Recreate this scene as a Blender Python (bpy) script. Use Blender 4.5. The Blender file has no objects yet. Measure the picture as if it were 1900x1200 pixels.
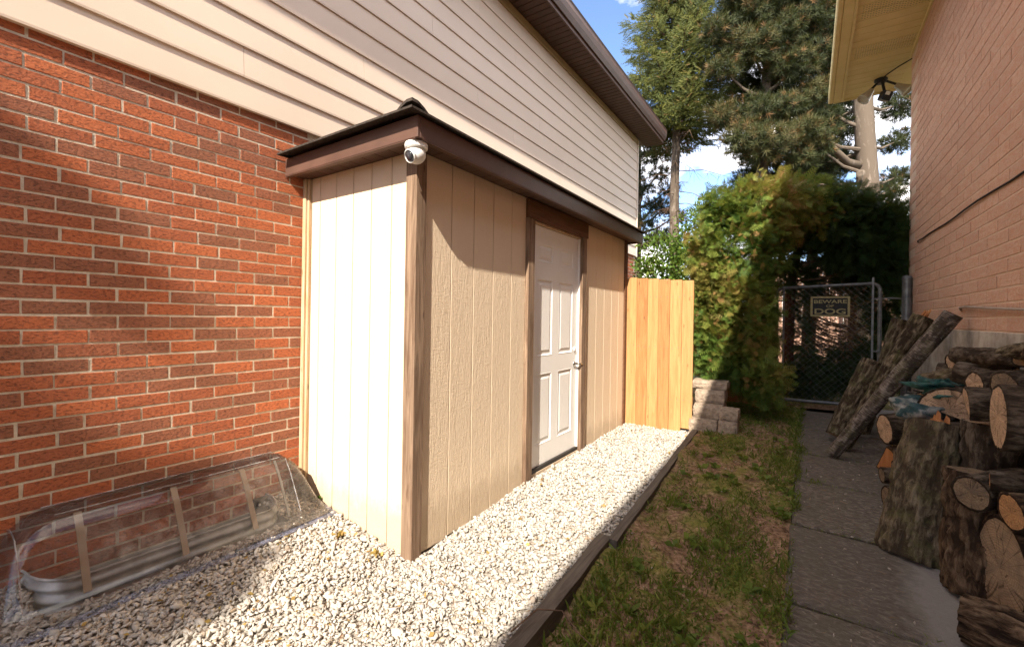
import bpy, math, random
import numpy as np
from mathutils import Vector, Matrix
random.seed(7); rng = np.random.default_rng(7)
R = math.radians
scene = bpy.context.scene
col = scene.collection
# ------------------------------------------------------------------ camera
cam_d = bpy.data.cameras.new('camera'); cam = bpy.data.objects.new('camera', cam_d); col.objects.link(cam)
cam_d.sensor_width = 36.0; cam_d.lens = 820 / 1900 * 36; cam_d.shift_y = -12 / 1900
cam_d.clip_start = 0.05; cam_d.clip_end = 2000
YAW = math.atan2(550, 820)
cam.matrix_world = Matrix.Translation((0, 0, 1.42)) @ Matrix.Rotation(YAW, 4, 'Z') @ Matrix.Rotation(R(90), 4, 'X') @ Matrix.Rotation(R(0.9), 4, 'Z')
scene.camera = cam
# ------------------------------------------------------------------ sky and sun
SUN = Vector((0.267, -1.087, 1.0)).normalized()
ELEV = math.asin(SUN.z); AZ = math.atan2(SUN.x, SUN.y)
w = bpy.data.worlds.new('World'); scene.world = w; w.use_nodes = True
nt = w.node_tree; nt.nodes.clear()
out = nt.nodes.new('ShaderNodeOutputWorld'); bg = nt.nodes.new('ShaderNodeBackground')
sky = nt.nodes.new('ShaderNodeTexSky'); sky.sky_type = 'NISHITA'; sky.sun_disc = False
sky.sun_elevation = ELEV; sky.sun_rotation = AZ; sky.air_density = 0.75; sky.dust_density = 0.15; sky.ozone_density = 2.0
tc = nt.nodes.new('ShaderNodeTexCoord')
mp = nt.nodes.new('ShaderNodeMapping'); mp.inputs['Scale'].default_value = (1, 1, 1.9); mp.inputs['Location'].default_value = (0.9, 0.55, 0.2)
cn = nt.nodes.new('ShaderNodeTexNoise'); cn.inputs['Scale'].default_value = 2.6; cn.inputs['Detail'].default_value = 7; cn.inputs['Roughness'].default_value = 0.56
cr = nt.nodes.new('ShaderNodeValToRGB'); cr.color_ramp.elements[0].position = 0.445; cr.color_ramp.elements[1].position = 0.575
mx = nt.nodes.new('ShaderNodeMix'); mx.data_type = 'RGBA'; mx.inputs['B'].default_value = (9.4, 8.6, 7.8, 1)
nt.links.new(tc.outputs['Generated'], mp.inputs['Vector']); nt.links.new(mp.outputs['Vector'], cn.inputs['Vector'])
nt.links.new(cn.outputs['Fac'], cr.inputs['Fac']); nt.links.new(cr.outputs['Color'], mx.inputs['Factor'])
nt.links.new(sky.outputs['Color'], mx.inputs['A']); nt.links.new(mx.outputs['Result'], bg.inputs['Color'])
bg.inputs['Strength'].default_value = 0.15
nt.links.new(bg.outputs['Background'], out.inputs['Surface'])
sd = bpy.data.lights.new('sun', 'SUN'); sd.energy = 4.5; sd.angle = R(0.53); sd.color = (1.0, 0.92, 0.80)
so = bpy.data.objects.new('sun', sd); col.objects.link(so)
so.rotation_euler = SUN.to_track_quat('Z', 'Y').to_euler(); so.location = (2, -8, 9)
scene.view_settings.view_transform = 'Standard'; scene.view_settings.look = 'None'
scene.view_settings.exposure = 1.5; scene.view_settings.gamma = 1.0
scene.cycles.use_denoising = True
scene.cycles.max_bounces = 8; scene.cycles.transparent_max_bounces = 16

# ------------------------------------------------------------------ node materials
class NT:
    def __init__(s, name):
        s.m = bpy.data.materials.new(name); s.m.use_nodes = True; s.t = s.m.node_tree
        s.b = s.t.nodes['Principled BSDF']; s.out = s.t.nodes['Material Output']; s.b.inputs['Roughness'].default_value = 0.8
        s.b.inputs['Specular IOR Level'].default_value = 0.3
    def n(s, typ, **kw):
        nd = s.t.nodes.new('ShaderNode' + typ)
        for k, v in kw.items():
            if k in ('op',): nd.operation = v
            elif k in ('data_type', 'blend_type', 'feature', 'wave_type', 'bands_direction', 'rings_direction', 'attribute_name', 'distance'): setattr(nd, k, v)
            else:
                i = nd.inputs[k.replace('_', ' ')] if isinstance(k, str) and k.replace('_', ' ') in nd.inputs else nd.inputs[int(k[1:])]
                if hasattr(v, 'is_output') or isinstance(v, bpy.types.NodeSocket): s.t.links.new(v, i)
                else: i.default_value = v
        return nd
    def coord(s, scale=(1, 1, 1), kind='Object'):
        t = s.n('TexCoord'); m = s.n('Mapping', Vector=t.outputs[kind]); m.inputs['Scale'].default_value = scale
        return m.outputs['Vector']
    def world(s, scale=(1, 1, 1)):
        g = s.n('NewGeometry'); m = s.n('Mapping', Vector=g.outputs['Position']); m.inputs['Scale'].default_value = scale
        return m.outputs['Vector']
    def noise(s, vec, scale, detail=4, rough=0.55, dist=0.0):
        return s.n('TexNoise', Vector=vec, Scale=scale, Detail=detail, Roughness=rough, Distortion=dist).outputs['Fac']
    def ramp(s, fac, stops):
        r = s.n('ValToRGB', Fac=fac); e = r.color_ramp.elements
        e[0].position, e[0].color = stops[0][0], (*stops[0][1], 1)
        e[1].position, e[1].color = stops[-1][0], (*stops[-1][1], 1)
        for p, c in stops[1:-1]:
            x = e.new(p); x.color = (*c, 1)
        return r.outputs['Color']
    def mix(s, fac, a, b, blend='MIX'):
        m = s.n('Mix', data_type='RGBA', blend_type=blend)
        for k, v in (('Factor', fac), ('A', a), ('B', b)):
            if isinstance(v, bpy.types.NodeSocket): s.t.links.new(v, m.inputs[k] if k == 'Factor' else [i for i in m.inputs if i.name == k and i.type == 'RGBA'][0])
            elif k == 'Factor': m.inputs[k].default_value = v
            else: [i for i in m.inputs if i.name == k and i.type == 'RGBA'][0].default_value = (*v, 1)
        return [o for o in m.outputs if o.type == 'RGBA'][0]
    def math(s, op, a, b=0.5):
        m = s.n('Math', op=op)
        for i, v in ((0, a), (1, b)):
            if isinstance(v, bpy.types.NodeSocket): s.t.links.new(v, m.inputs[i])
            else: m.inputs[i].default_value = v
        return m.outputs[0]
    def bump(s, h, strength=0.4, dist=0.01, normal=None):
        b = s.n('Bump', Height=h, Strength=strength, Distance=dist)
        if normal is not None: s.t.links.new(normal, b.inputs['Normal'])
        return b.outputs['Normal']
    def done(s, colr, normal=None, rough=None, spec=None, metal=None):
        for k, v in (('Base Color', colr), ('Normal', normal), ('Roughness', rough), ('Specular IOR Level', spec), ('Metallic', metal)):
            if v is None: continue
            if isinstance(v, bpy.types.NodeSocket): s.t.links.new(v, s.b.inputs[k])
            else: s.b.inputs[k].default_value = (*v, 1) if k == 'Base Color' else v
        return s.m
def objrand(t): return t.n('ObjectInfo').outputs['Random']
def islrand(t): return t.n('NewGeometry').outputs['Random Per Island']

def mk_brick(name, rnd, stops, grain=(1, 1, 1), pit=0.55, bmp=0.9):
    t = NT(name); c = t.world(grain); r = rnd(t)
    base = t.ramp(r, stops)
    n1 = t.noise(c, 9, 3); base = t.mix(t.math('MULTIPLY', n1, 0.35), base, (0.20, 0.085, 0.05))
    p = t.noise(t.world((1, .55, 1.3)), 95, 5, 0.75)
    pf = t.ramp(p, [(0.53, (0, 0, 0)), (0.63, (1, 1, 1))])
    base = t.mix(t.math('MULTIPLY', pf, pit), base, (0.06, 0.03, 0.022))
    s2 = t.noise(c, 45, 3); base = t.mix(t.math('MULTIPLY', s2, 0.10), base, (0.62, 0.38, 0.26))
    h = t.math('SUBTRACT', t.noise(c, 70, 5, 0.65), t.math('MULTIPLY', pf, 0.8))
    return t.done(base, t.bump(h, bmp, 0.004), 0.88, 0.2)
RED = [(0.0, (0.245, 0.092, 0.050)), (0.36, (0.295, 0.098, 0.050)), (0.44, (0.36, 0.092, 0.036)), (0.75, (0.43, 0.112, 0.040)), (1.0, (0.49, 0.130, 0.045))]
M_brick = mk_brick('red_brick', objrand, RED)
M_brick_mass = mk_brick('red_brick_far', islrand, RED)
PINK = [(0.0, (0.56, 0.335, 0.235)), (0.5, (0.61, 0.370, 0.255)), (1.0, (0.66, 0.40, 0.275))]
def mk_pink(name, rnd):
    t = NT(name); r = rnd(t); base = t.ramp(r, PINK)
    c = t.world((1, 0.45, 1))
    n = t.noise(c, 34, 5, 0.62, 1.5); f = t.ramp(n, [(0.46, (0, 0, 0)), (0.56, (1, 1, 1))])
    base = t.mix(t.math('MULTIPLY', f, 0.55), base, (0.58, 0.255, 0.145))
    n2 = t.noise(t.world(), 1.6, 3); base = t.mix(t.math('MULTIPLY', n2, 0.35), base, (0.50, 0.36, 0.27))
    h = t.noise(c, 26, 7, 0.75, 1.6)
    return t.done(base, t.bump(h, 0.8, 0.018), 0.9, 0.15)
M_pink = mk_pink('pink_brick', objrand); M_pink_mass = mk_pink('pink_brick_far', islrand)
def mk_plain(name, c1, c2, scale=8, rough=0.8, bmp=0.2, bs=60, dist=0.003, spec=0.3, stretch=(1, 1, 1), metal=0.0):
    t = NT(name); c = t.world(stretch); n = t.noise(c, scale, 5, 0.6)
    f = t.ramp(n, [(0.35, (0, 0, 0)), (0.65, (1, 1, 1))])
    return t.done(t.mix(f, c1, c2), t.bump(t.noise(c, bs, 4), bmp, dist), rough, spec, metal)
M_mortar = mk_plain('mortar', (0.44, 0.37, 0.28), (0.58, 0.50, 0.395), 20, 0.95, 0.8, 160, 0.004, 0.1)
M_mortar_pink = mk_plain('mortar_tan', (0.58, 0.41, 0.29), (0.66, 0.47, 0.34), 14, 0.95, 0.8, 90, 0.004, 0.1)
M_siding = mk_plain('cream_siding', (0.64, 0.51, 0.395), (0.68, 0.545, 0.43), 1.3, 0.42, 0.05, 90, 0.002, 0.35)
M_frieze = mk_plain('olive_trim', (0.32, 0.23, 0.12), (0.36, 0.26, 0.14), 3, 0.5)
M_brown = mk_plain('brown_metal', (0.088, 0.046, 0.033), (0.115, 0.060, 0.043), 6, 0.42, 0.05, 40, 0.002, 0.4)
M_soffit = mk_plain('brown_soffit', (0.072, 0.038, 0.026), (0.098, 0.052, 0.035), 7, 0.55, 0.3, 120, 0.003, 0.3)
M_roof = mk_plain('asphalt_shingle', (0.03, 0.024, 0.02), (0.07, 0.055, 0.045), 60, 0.95, 0.8, 200, 0.004, 0.1)
M_fascia_y = mk_plain('cream_soffit', (0.70, 0.57, 0.26), (0.76, 0.63, 0.32), 5, 0.55, 0.08, 60, 0.002, 0.3)
M_found = mk_plain('foundation_concrete', (0.26, 0.21, 0.17), (0.46, 0.40, 0.33), 7, 0.95, 0.5, 50, 0.006, 0.1)
M_parge = mk_plain('grey_parging', (0.20, 0.20, 0.18), (0.30, 0.30, 0.27), 6, 0.95, 0.4, 60, 0.005, 0.1)
M_white = mk_plain('white_paint', (0.77, 0.735, 0.69), (0.81, 0.78, 0.735), 2, 0.38, 0.04, 300, 0.001, 0.4)
M_whitep = mk_plain('white_plastic', (0.72, 0.70, 0.66), (0.78, 0.76, 0.72), 5, 0.35)
M_black = mk_plain('black_plastic', (0.012, 0.012, 0.013), (0.025, 0.024, 0.023), 8, 0.4)
M_rubber = mk_plain('door_sweep', (0.02, 0.017, 0.015), (0.04, 0.033, 0.028), 8, 0.6)
M_metal = mk_plain('galvanised_steel', (0.30, 0.31, 0.31), (0.50, 0.51, 0.51), 12, 0.55, 0.2, 40, 0.002, 0.5, (1, 1, 1), 0.35)
M_pipe = mk_plain('grey_pipe', (0.10, 0.10, 0.098), (0.19, 0.187, 0.18), 14, 0.5, 0.1, 60, 0.002, 0.5, (1, 1, 1), 0.5)
M_chrome = mk_plain('satin_nickel', (0.55, 0.54, 0.52), (0.62, 0.61, 0.59), 5, 0.25, 0.0, 10, 0.001, 0.5, (1, 1, 1), 1.0)
M_strap = mk_plain('tan_strap', (0.42, 0.31, 0.21), (0.48, 0.36, 0.25), 6, 0.6)
M_glass_d = mk_plain('dark_lens', (0.02, 0.02, 0.025), (0.03, 0.03, 0.035), 5, 0.08, 0, 10, 0.001, 0.6)
M_bulb = mk_plain('frosted_lens', (0.40, 0.36, 0.27), (0.5, 0.45, 0.34), 5, 0.25)
M_slab = None
def mk_panel():
    t = NT('beige_grooved_panel'); c = t.world((7, 7, 1.1))
    n = t.noise(c, 7, 6, 0.6, 1.4); fine = t.noise(t.world((1, 1, 9)), 22, 4, 0.6)
    base = t.mix(t.math('MULTIPLY', n, 0.35), (0.70, 0.555, 0.395), (0.60, 0.455, 0.31))
    base = t.mix(t.math('MULTIPLY', t.noise(t.world(), 1.2, 3), 0.25), base, (0.66, 0.53, 0.38))
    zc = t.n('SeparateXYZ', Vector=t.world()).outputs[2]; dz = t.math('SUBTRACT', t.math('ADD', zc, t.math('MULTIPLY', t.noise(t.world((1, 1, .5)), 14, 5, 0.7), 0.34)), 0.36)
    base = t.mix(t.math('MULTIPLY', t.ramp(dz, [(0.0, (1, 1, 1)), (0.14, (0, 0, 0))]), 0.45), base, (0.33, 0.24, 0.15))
    h = t.math('ADD', n, t.math('MULTIPLY', fine, 0.5))
    return t.done(base, t.bump(h, 0.6, 0.007), 0.7, 0.25)
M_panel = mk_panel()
def mk_wood(name, dark, light, along='z', scale=1.0, rough=0.75, knots=True, rnd=0.3):
    t = NT(name); st = {'x': (1, 14, 14), 'y': (14, 1, 14), 'z': (14, 14, 1)}[along]
    off = t.n('VectorMath', op='ADD'); t.t.links.new(t.world(), off.inputs[0])
    cmb = t.n('CombineXYZ'); r = objrand(t)
    for i in range(3): t.t.links.new(t.math('MULTIPLY', r, 7.3 + i * 5.1), cmb.inputs[i])
    t.t.links.new(cmb.outputs[0], off.inputs[1])
    m = t.n('Mapping', Vector=off.outputs[0]); m.inputs['Scale'].default_value = st
    n = t.noise(m.outputs[0], 2.2 * scale, 6, 0.62, 0.9); n2 = t.noise(m.outputs[0], 9 * scale, 4, 0.6)
    f = t.ramp(n, [(0.36, (0, 0, 0)), (0.64, (1, 1, 1))])
    base = t.mix(f, dark, light)
    base = t.mix(t.math('MULTIPLY', n2, 0.35), base, tuple(v * 0.5 for v in dark))
    base = t.mix(t.math('MULTIPLY', r, rnd), base, tuple(v * 1.1 for v in dark))
    if knots:
        m2 = t.n('Mapping', Vector=off.outputs[0]); m2.inputs['Scale'].default_value = {'x': (1, 3.2, 3.2), 'y': (3.2, 1, 3.2), 'z': (3.2, 3.2, 1)}[along]
        v = t.n('TexVoronoi', Vector=m2.outputs[0], Scale=4.2).outputs['Distance']
        k = t.ramp(v, [(0.05, (1, 1, 1)), (0.13, (0, 0, 0))])
        base = t.mix(t.math('MULTIPLY', k, 0.65), base, tuple(v_ * 0.38 for v_ in dark))
    return t.done(base, t.bump(t.math('ADD', n, n2), 0.35, 0.004), rough, 0.2)
M_trim = mk_wood('weathered_trim_wood', (0.125, 0.075, 0.046), (0.37, 0.255, 0.17), 'z', 1.0, 0.85)
M_trim_h = mk_wood('stained_header_wood', (0.11, 0.050, 0.024), (0.19, 0.09, 0.045), 'y')
M_trim_o = mk_wood('pale_orange_trim', (0.44, 0.28, 0.14), (0.62, 0.50, 0.36), 'z')
M_cedar_l = mk_wood('pale_cedar_wood', (0.36, 0.185, 0.068), (0.52, 0.295, 0.12), 'z', 1.0, 0.7, True, 0.35)
M_cedar = mk_wood('cedar_fence_wood', (0.29, 0.13, 0.045), (0.45, 0.225, 0.085), 'z', 1.0, 0.7, True, 0.5)
M_cedar_b = mk_wood('brown_fence_wood', (0.34, 0.14, 0.05), (0.46, 0.22, 0.09), 'z')
M_oldfence = mk_wood('pinkish_fence_wood', (0.34, 0.19, 0.13), (0.46, 0.28, 0.20), 'z')
M_edge = mk_wood('grey_timber', (0.075, 0.060, 0.048), (0.16, 0.13, 0.10), 'y', 1.0, 0.9, False, 0.2)
M_split = mk_wood('split_heartwood', (0.30, 0.11, 0.035), (0.52, 0.24, 0.09), 'z', 1.6, 0.8, False)
def mk_stone(name, a, b, c3, rnd=islrand):
    t = NT(name); r = rnd(t); base = t.ramp(r, [(0, a), (0.55, b), (0.9, c3), (1, (0.30, 0.21, 0.13))])
    n = t.noise(t.world(), 55, 4); base = t.mix(t.math('MULTIPLY', n, 0.4), base, tuple(v * 0.62 for v in b))
    return t.done(base, t.bump(t.noise(t.world(), 140, 4), 0.4, 0.003), 0.85, 0.2)
M_gravel = mk_stone('limestone_gravel', (0.32, 0.285, 0.245), (0.44, 0.40, 0.345), (0.54, 0.495, 0.435))
M_block = mk_plain('split_face_block', (0.25, 0.19, 0.14), (0.40, 0.315, 0.235), 22, 0.95, 1.0, 45, 0.02, 0.1)
M_bed = mk_plain('gravel_bed_base', (0.22, 0.19, 0.155), (0.44, 0.39, 0.33), 70, 0.95, 1.0, 60, 0.02, 0.1)
def mk_soil():
    t = NT('mossy_soil'); c = t.world(); n = t.noise(c, 2.6, 5, 0.6); n2 = t.noise(c, 30, 5, 0.7); n3 = t.noise(c, 7, 5, 0.7)
    soil = t.ramp(n2, [(0.36, (0.085, 0.048, 0.028)), (0.52, (0.24, 0.145, 0.088)), (0.70, (0.42, 0.28, 0.185))])
    moss = t.ramp(n2, [(0.3, (0.075, 0.085, 0.018)), (0.7, (0.24, 0.21, 0.055))])
    f = t.ramp(t.math('ADD', t.math('MULTIPLY', n, 0.6), t.math('MULTIPLY', n3, 0.4)), [(0.46, (0, 0, 0)), (0.58, (1, 1, 1))])
    return t.done(t.mix(f, soil, moss), t.bump(t.math('ADD', n2, n3), 1.0, 0.02), 0.97, 0.1)
M_soil = mk_soil()
def mk_slab():
    t = NT('weathered_paving_concrete'); 
    g = t.n('NewGeometry'); m0 = t.n('Mapping', Vector=g.outputs['Position']); m0.inputs['Rotation'].default_value = (0, 0, R(35)); m0.inputs['Scale'].default_value = (16, 34, 1)
    sc_ = t.noise(m0.outputs[0], 1.6, 5, 0.7, 0.6); n = t.noise(t.world(), 3.2, 4); n2 = t.noise(t.world(), 90, 3)
    base = t.ramp(sc_, [(0.34, (0.068, 0.053, 0.041)), (0.52, (0.128, 0.102, 0.081)), (0.68, (0.25, 0.21, 0.172))])
    base = t.mix(t.math('MULTIPLY', t.ramp(n, [(0.4, (0, 0, 0)), (0.7, (1, 1, 1))]), 0.45), base, (0.10, 0.090, 0.058))
    base = t.mix(t.math('MULTIPLY', objrand(t), 0.3), base, (0.10, 0.085, 0.07))
    sx = t.n('SeparateXYZ', Vector=t.world()); e1 = t.math('ADD', sx.outputs[0], t.math('MULTIPLY', t.noise(t.world(), 6, 4), 0.25)); e1 = t.math('SUBTRACT', e1, t.math('MULTIPLY', t.math('ABSOLUTE', t.math('SUBTRACT', sx.outputs[1], 2.85)), 0.16))
    base = t.mix(t.math('MULTIPLY', t.ramp(e1, [(0.49, (0, 0, 0)), (0.60, (1, 1, 1))]), 0.75), base, (0.25, 0.222, 0.20))
    return t.done(base, t.bump(t.math('ADD', sc_, t.math('MULTIPLY', n2, 0.6)), 0.9, 0.012), 0.9, 0.2)
M_slab = mk_slab()
M_pale = mk_plain('pale_concrete', (0.24, 0.215, 0.195), (0.33, 0.30, 0.275), 5, 0.95, 0.4, 60, 0.005, 0.1)
M_ground = mk_plain('far_ground', (0.07, 0.06, 0.035), (0.10, 0.09, 0.045), 2, 0.95, 0.6, 20, 0.02, 0.1)
def mk_bark(name, c1, c2, c3, stretch=7, scale=9, bmp=1.0, moss=0.0, horizontal=False):
    t = NT(name)
    c = t.coord((1, 1, stretch) if horizontal else (1, 1, 0.30))
    n = t.noise(c, scale * 2.4 if horizontal else scale * 6.5, 7, 0.66, 0.7); n1 = t.noise(t.coord((1, 1, .4)), scale * 1.1, 4, 0.6)
    f = t.math('ADD', t.math('MULTIPLY', n, 0.72), t.math('MULTIPLY', n1, 0.28))
    a = t.n('Attribute', attribute_name='tint').outputs['Fac']                      # height of the furrowed mesh: grooves come out darker than ridges
    f = t.math('ADD', f, t.math('MULTIPLY', t.math('SUBTRACT', a, 0.35), 0.22))
    base = t.ramp(f, [(0.43, c1), (0.53, c2), (0.64, c3)])
    r = objrand(t); base = t.mix(t.math('MULTIPLY', r, 0.3), base, c2)
    if moss:
        g = t.noise(t.coord((1, 1, 1)), 9, 6, 0.75); gf = t.ramp(g, [(0.50, (0, 0, 0)), (0.62, (1, 1, 1))])
        base = t.mix(t.math('MULTIPLY', gf, moss), base, (0.13, 0.125, 0.045))
    if horizontal:
        g = t.noise(t.coord((1, 1, 2.2)), 26, 4, 0.7); gf = t.ramp(g, [(0.60, (0, 0, 0)), (0.68, (1, 1, 1))])
        base = t.mix(t.math('MULTIPLY', gf, 0.7), base, (0.26, 0.235, 0.20))
    return t.done(base, t.bump(f, bmp, 0.02), 0.95, 0.1)
M_bark = mk_bark('furrowed_bark', (0.020, 0.013, 0.009), (0.070, 0.050, 0.034), (0.15, 0.115, 0.085))
M_bark_moss = mk_bark('mossy_bark', (0.030, 0.020, 0.013), (0.105, 0.077, 0.048), (0.21, 0.165, 0.11), 7, 9, 1.0, 0.35)
M_bark_sm = mk_bark('smooth_grey_bark', (0.045, 0.034, 0.026), (0.115, 0.088, 0.070), (0.24, 0.20, 0.165), 6, 7, 0.6, 0.35, True)
M_bark_pine = mk_bark('pine_bark', (0.10, 0.075, 0.055), (0.20, 0.16, 0.125), (0.30, 0.25, 0.205), 3, 1.6, 0.6)
M_bark_red = mk_bark('red_brown_bark', (0.06, 0.028, 0.016), (0.16, 0.075, 0.042), (0.25, 0.13, 0.08), 6, 9, 0.7)
M_bark_thick = mk_bark('thick_rugged_bark', (0.020, 0.012, 0.008), (0.085, 0.052, 0.030), (0.18, 0.12, 0.075), 4, 6, 1.2)
def mk_cut(name, c1, c2, weather, grey=(0.115, 0.085, 0.062)):
    t = NT(name); c = t.coord()
    sx = t.n('SeparateXYZ', Vector=c); x, y = sx.outputs[0], sx.outputs[1]
    rr = t.math('SQRT', t.math('ADD', t.math('MULTIPLY', x, x), t.math('MULTIPLY', y, y)))
    rd = t.math('ADD', rr, t.math('MULTIPLY', t.noise(c, 11, 4), 0.045))
    ring = t.math('SINE', t.math('MULTIPLY', rd, 560.0)); ring = t.math('MULTIPLY', t.math('ADD', ring, 1.0), 0.5)
    band = t.noise(t.coord((1, 9, 1)), 16, 6, 0.7); blot = t.noise(c, 13, 5, 0.7)
    base = t.mix(t.math('MULTIPLY', ring, 0.8), c2, c1)
    base = t.mix(t.ramp(band, [(0.40, (0, 0, 0)), (0.72, (0.8, 0.8, 0.8))]), base, tuple(v * 0.55 for v in c1))
    ang = t.math('ARCTAN2', x, y); cr_ = t.n('CombineXYZ'); t.t.links.new(t.math('MULTIPLY', ang, 2.2), cr_.inputs[0]); t.t.links.new(t.math('MULTIPLY', rr, 3.0), cr_.inputs[1]); t.t.links.new(objrand(t), cr_.inputs[2])
    ck = t.ramp(t.n('TexVoronoi', Vector=cr_.outputs[0], Scale=1.5, feature='DISTANCE_TO_EDGE').outputs['Distance'], [(0.0, (1, 1, 1)), (0.036, (0, 0, 0))])
    wn = t.ramp(blot, [(0.44, (0, 0, 0)), (0.60, (1, 1, 1))])
    base = t.mix(t.math('MULTIPLY', wn, weather), base, grey)
    base = t.mix(t.math('MULTIPLY', ck, 0.75), base, (0.03, 0.02, 0.013))
    h = t.math('SUBTRACT', t.math('ADD', t.math('MULTIPLY', ring, 0.3), band), ck)
    return t.done(base, t.bump(h, 0.6, 0.004), 0.92, 0.12)
M_cut = mk_cut('pale_cut_wood', (0.44, 0.27, 0.16), (0.56, 0.38, 0.245), 0.4)
M_cut_o = mk_cut('orange_cut_wood', (0.42, 0.20, 0.080), (0.53, 0.29, 0.13), 0.3)
M_cut_g = mk_cut('grey_cut_wood', (0.19, 0.125, 0.075), (0.26, 0.18, 0.11), 0.7)
M_cut_w = mk_cut('weathered_tan_cut_wood', (0.26, 0.165, 0.095), (0.35, 0.235, 0.145), 0.45)
def mk_leaf(name, stops, trans=0.35, tr_col=1.5, rough=0.6):
    t = NT(name)
    a = t.n('Attribute', attribute_name='tint').outputs['Fac']
    base = t.ramp(a, stops)
    r = islrand(t); base = t.mix(t.math('MULTIPLY', r, 0.35), base, tuple(v * 0.55 for v in stops[0][1]))
    t.done(base, None, rough, 0.25)
    tb = t.n('BsdfTranslucent'); t.t.links.new(t.mix(0.5, base, (0.20, 0.22, 0.03)), tb.inputs['Color'])
    ms = t.n('MixShader'); ms.inputs[0].default_value = trans
    t.t.links.new(t.b.outputs[0], ms.inputs[1]); t.t.links.new(tb.outputs[0], ms.inputs[2]); t.t.links.new(ms.outputs[0], t.out.inputs['Surface'])
    return t.m
M_l_spruce = mk_leaf('spruce_needles', [(0, (0.045, 0.060, 0.016)), (0.5, (0.10, 0.115, 0.026)), (0.85, (0.17, 0.165, 0.035)), (1, (0.26, 0.16, 0.06))], 0.25)
M_l_pine = mk_leaf('pine_needles', [(0, (0.018, 0.028, 0.012)), (0.45, (0.060, 0.070, 0.024)), (0.75, (0.13, 0.105, 0.040)), (1, (0.27, 0.14, 0.06))], 0.12)
M_l_cedar_lit = mk_leaf('lit_cedar_foliage', [(0, (0.040, 0.085, 0.014)), (0.45, (0.105, 0.175, 0.028)), (0.75, (0.22, 0.25, 0.045)), (1, (0.36, 0.20, 0.07))], 0.38)  # lit copy of the cedar: sunlit yellow-green is in the colour
M_l_cedar_shade = mk_leaf('shaded_cedar_foliage', [(0, (0.014, 0.036, 0.010)), (0.6, (0.032, 0.065, 0.014)), (0.95, (0.07, 0.10, 0.02)), (1, (0.16, 0.09, 0.03))], 0.25)  # shaded copy of the cedar: the shade is in the darker greens
M_l_shrub = mk_leaf('shrub_leaves', [(0, (0.040, 0.085, 0.012)), (0.6, (0.095, 0.17, 0.022)), (1, (0.19, 0.25, 0.035))], 0.35)
M_l_grass = mk_leaf('grass_blades', [(0, (0.055, 0.090, 0.012)), (0.5, (0.13, 0.18, 0.024)), (0.85, (0.23, 0.23, 0.046)), (1, (0.24, 0.165, 0.07))], 0.25)
M_l_dead = mk_leaf('dead_needles', [(0, (0.16, 0.075, 0.035)), (0.6, (0.30, 0.155, 0.075)), (1, (0.42, 0.25, 0.14))], 0.3)
M_l_yellow = mk_leaf('yellow_leaves', [(0, (0.30, 0.18, 0.07)), (0.6, (0.42, 0.30, 0.08)), (1, (0.26, 0.13, 0.06))], 0.25)
def mk_clear(name='clear_plastic', tint=(0.96, 0.95, 0.94), haze=0.045, dcol=(0.62, 0.55, 0.50), ior=1.42, rough=0.035):
    t = NT(name); t.t.nodes.remove(t.b)
    tr = t.n('BsdfTransparent'); tr.inputs['Color'].default_value = (*tint, 1)
    gl = t.n('BsdfGlossy'); gl.inputs['Roughness'].default_value = rough; gl.inputs['Color'].default_value = (1, 1, 1, 1)
    df = t.n('BsdfDiffuse'); df.inputs['Color'].default_value = (*dcol, 1)
    fr = t.n('Fresnel'); fr.inputs['IOR'].default_value = ior
    hz = t.math('MULTIPLY', t.ramp(t.noise(t.world(), 18, 6, 0.7), [(0.40, (0.35, 0.35, 0.35)), (0.68, (1.9, 1.9, 1.9))]), haze)     # dust and scuffs
    m1 = t.n('MixShader'); t.t.links.new(hz, m1.inputs[0])
    t.t.links.new(tr.outputs[0], m1.inputs[1]); t.t.links.new(df.outputs[0], m1.inputs[2])
    m2 = t.n('MixShader'); t.t.links.new(fr.outputs[0], m2.inputs[0]); t.t.links.new(m1.outputs[0], m2.inputs[1]); t.t.links.new(gl.outputs[0], m2.inputs[2])
    t.t.links.new(m2.outputs[0], t.out.inputs['Surface']); return t.m
M_clear = mk_clear()
M_edge_highlight = mk_clear('highlight_plastic', (0.9, 0.9, 0.92), 0.22, (0.75, 0.72, 0.70), 1.5, 0.08)  # paler, milkier plastic that imitates glints along the cover's folds
M_clear_flange = mk_clear('plastic_flange', (0.86, 0.88, 0.95), 0.16, (0.42, 0.45, 0.62), 1.45, 0.12)
def mk_bag(name, c1, c2, sc=18):
    t = NT(name); n = t.noise(t.world(), sc, 5, 0.65); f = t.ramp(n, [(0.42, (0, 0, 0)), (0.58, (1, 1, 1))])
    return t.done(t.mix(f, c1, c2), t.bump(t.noise(t.world(), 60, 4), 0.4, 0.006), 0.6, 0.3)
M_bag = mk_bag('teal_net_bag', (0.004, 0.030, 0.028), (0.015, 0.085, 0.070))
M_bagw = mk_bag('printed_sack', (0.008, 0.035, 0.040), (0.34, 0.32, 0.29), 5)
M_sign_k = mk_plain('sign_black', (0.010, 0.010, 0.009), (0.020, 0.018, 0.015), 30, 0.6)
M_sign_y = mk_plain('sign_yellow', (0.26, 0.21, 0.09), (0.36, 0.30, 0.14), 30, 0.7)
M_twig = mk_plain('bare_twig', (0.075, 0.042, 0.026), (0.15, 0.09, 0.055), 20, 0.95)
M_cable = mk_plain('dark_cable', (0.015, 0.012, 0.010), (0.03, 0.024, 0.02), 20, 0.6)
M_conduit = mk_plain('tan_conduit', (0.30, 0.23, 0.18), (0.38, 0.30, 0.24), 20, 0.6)

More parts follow.
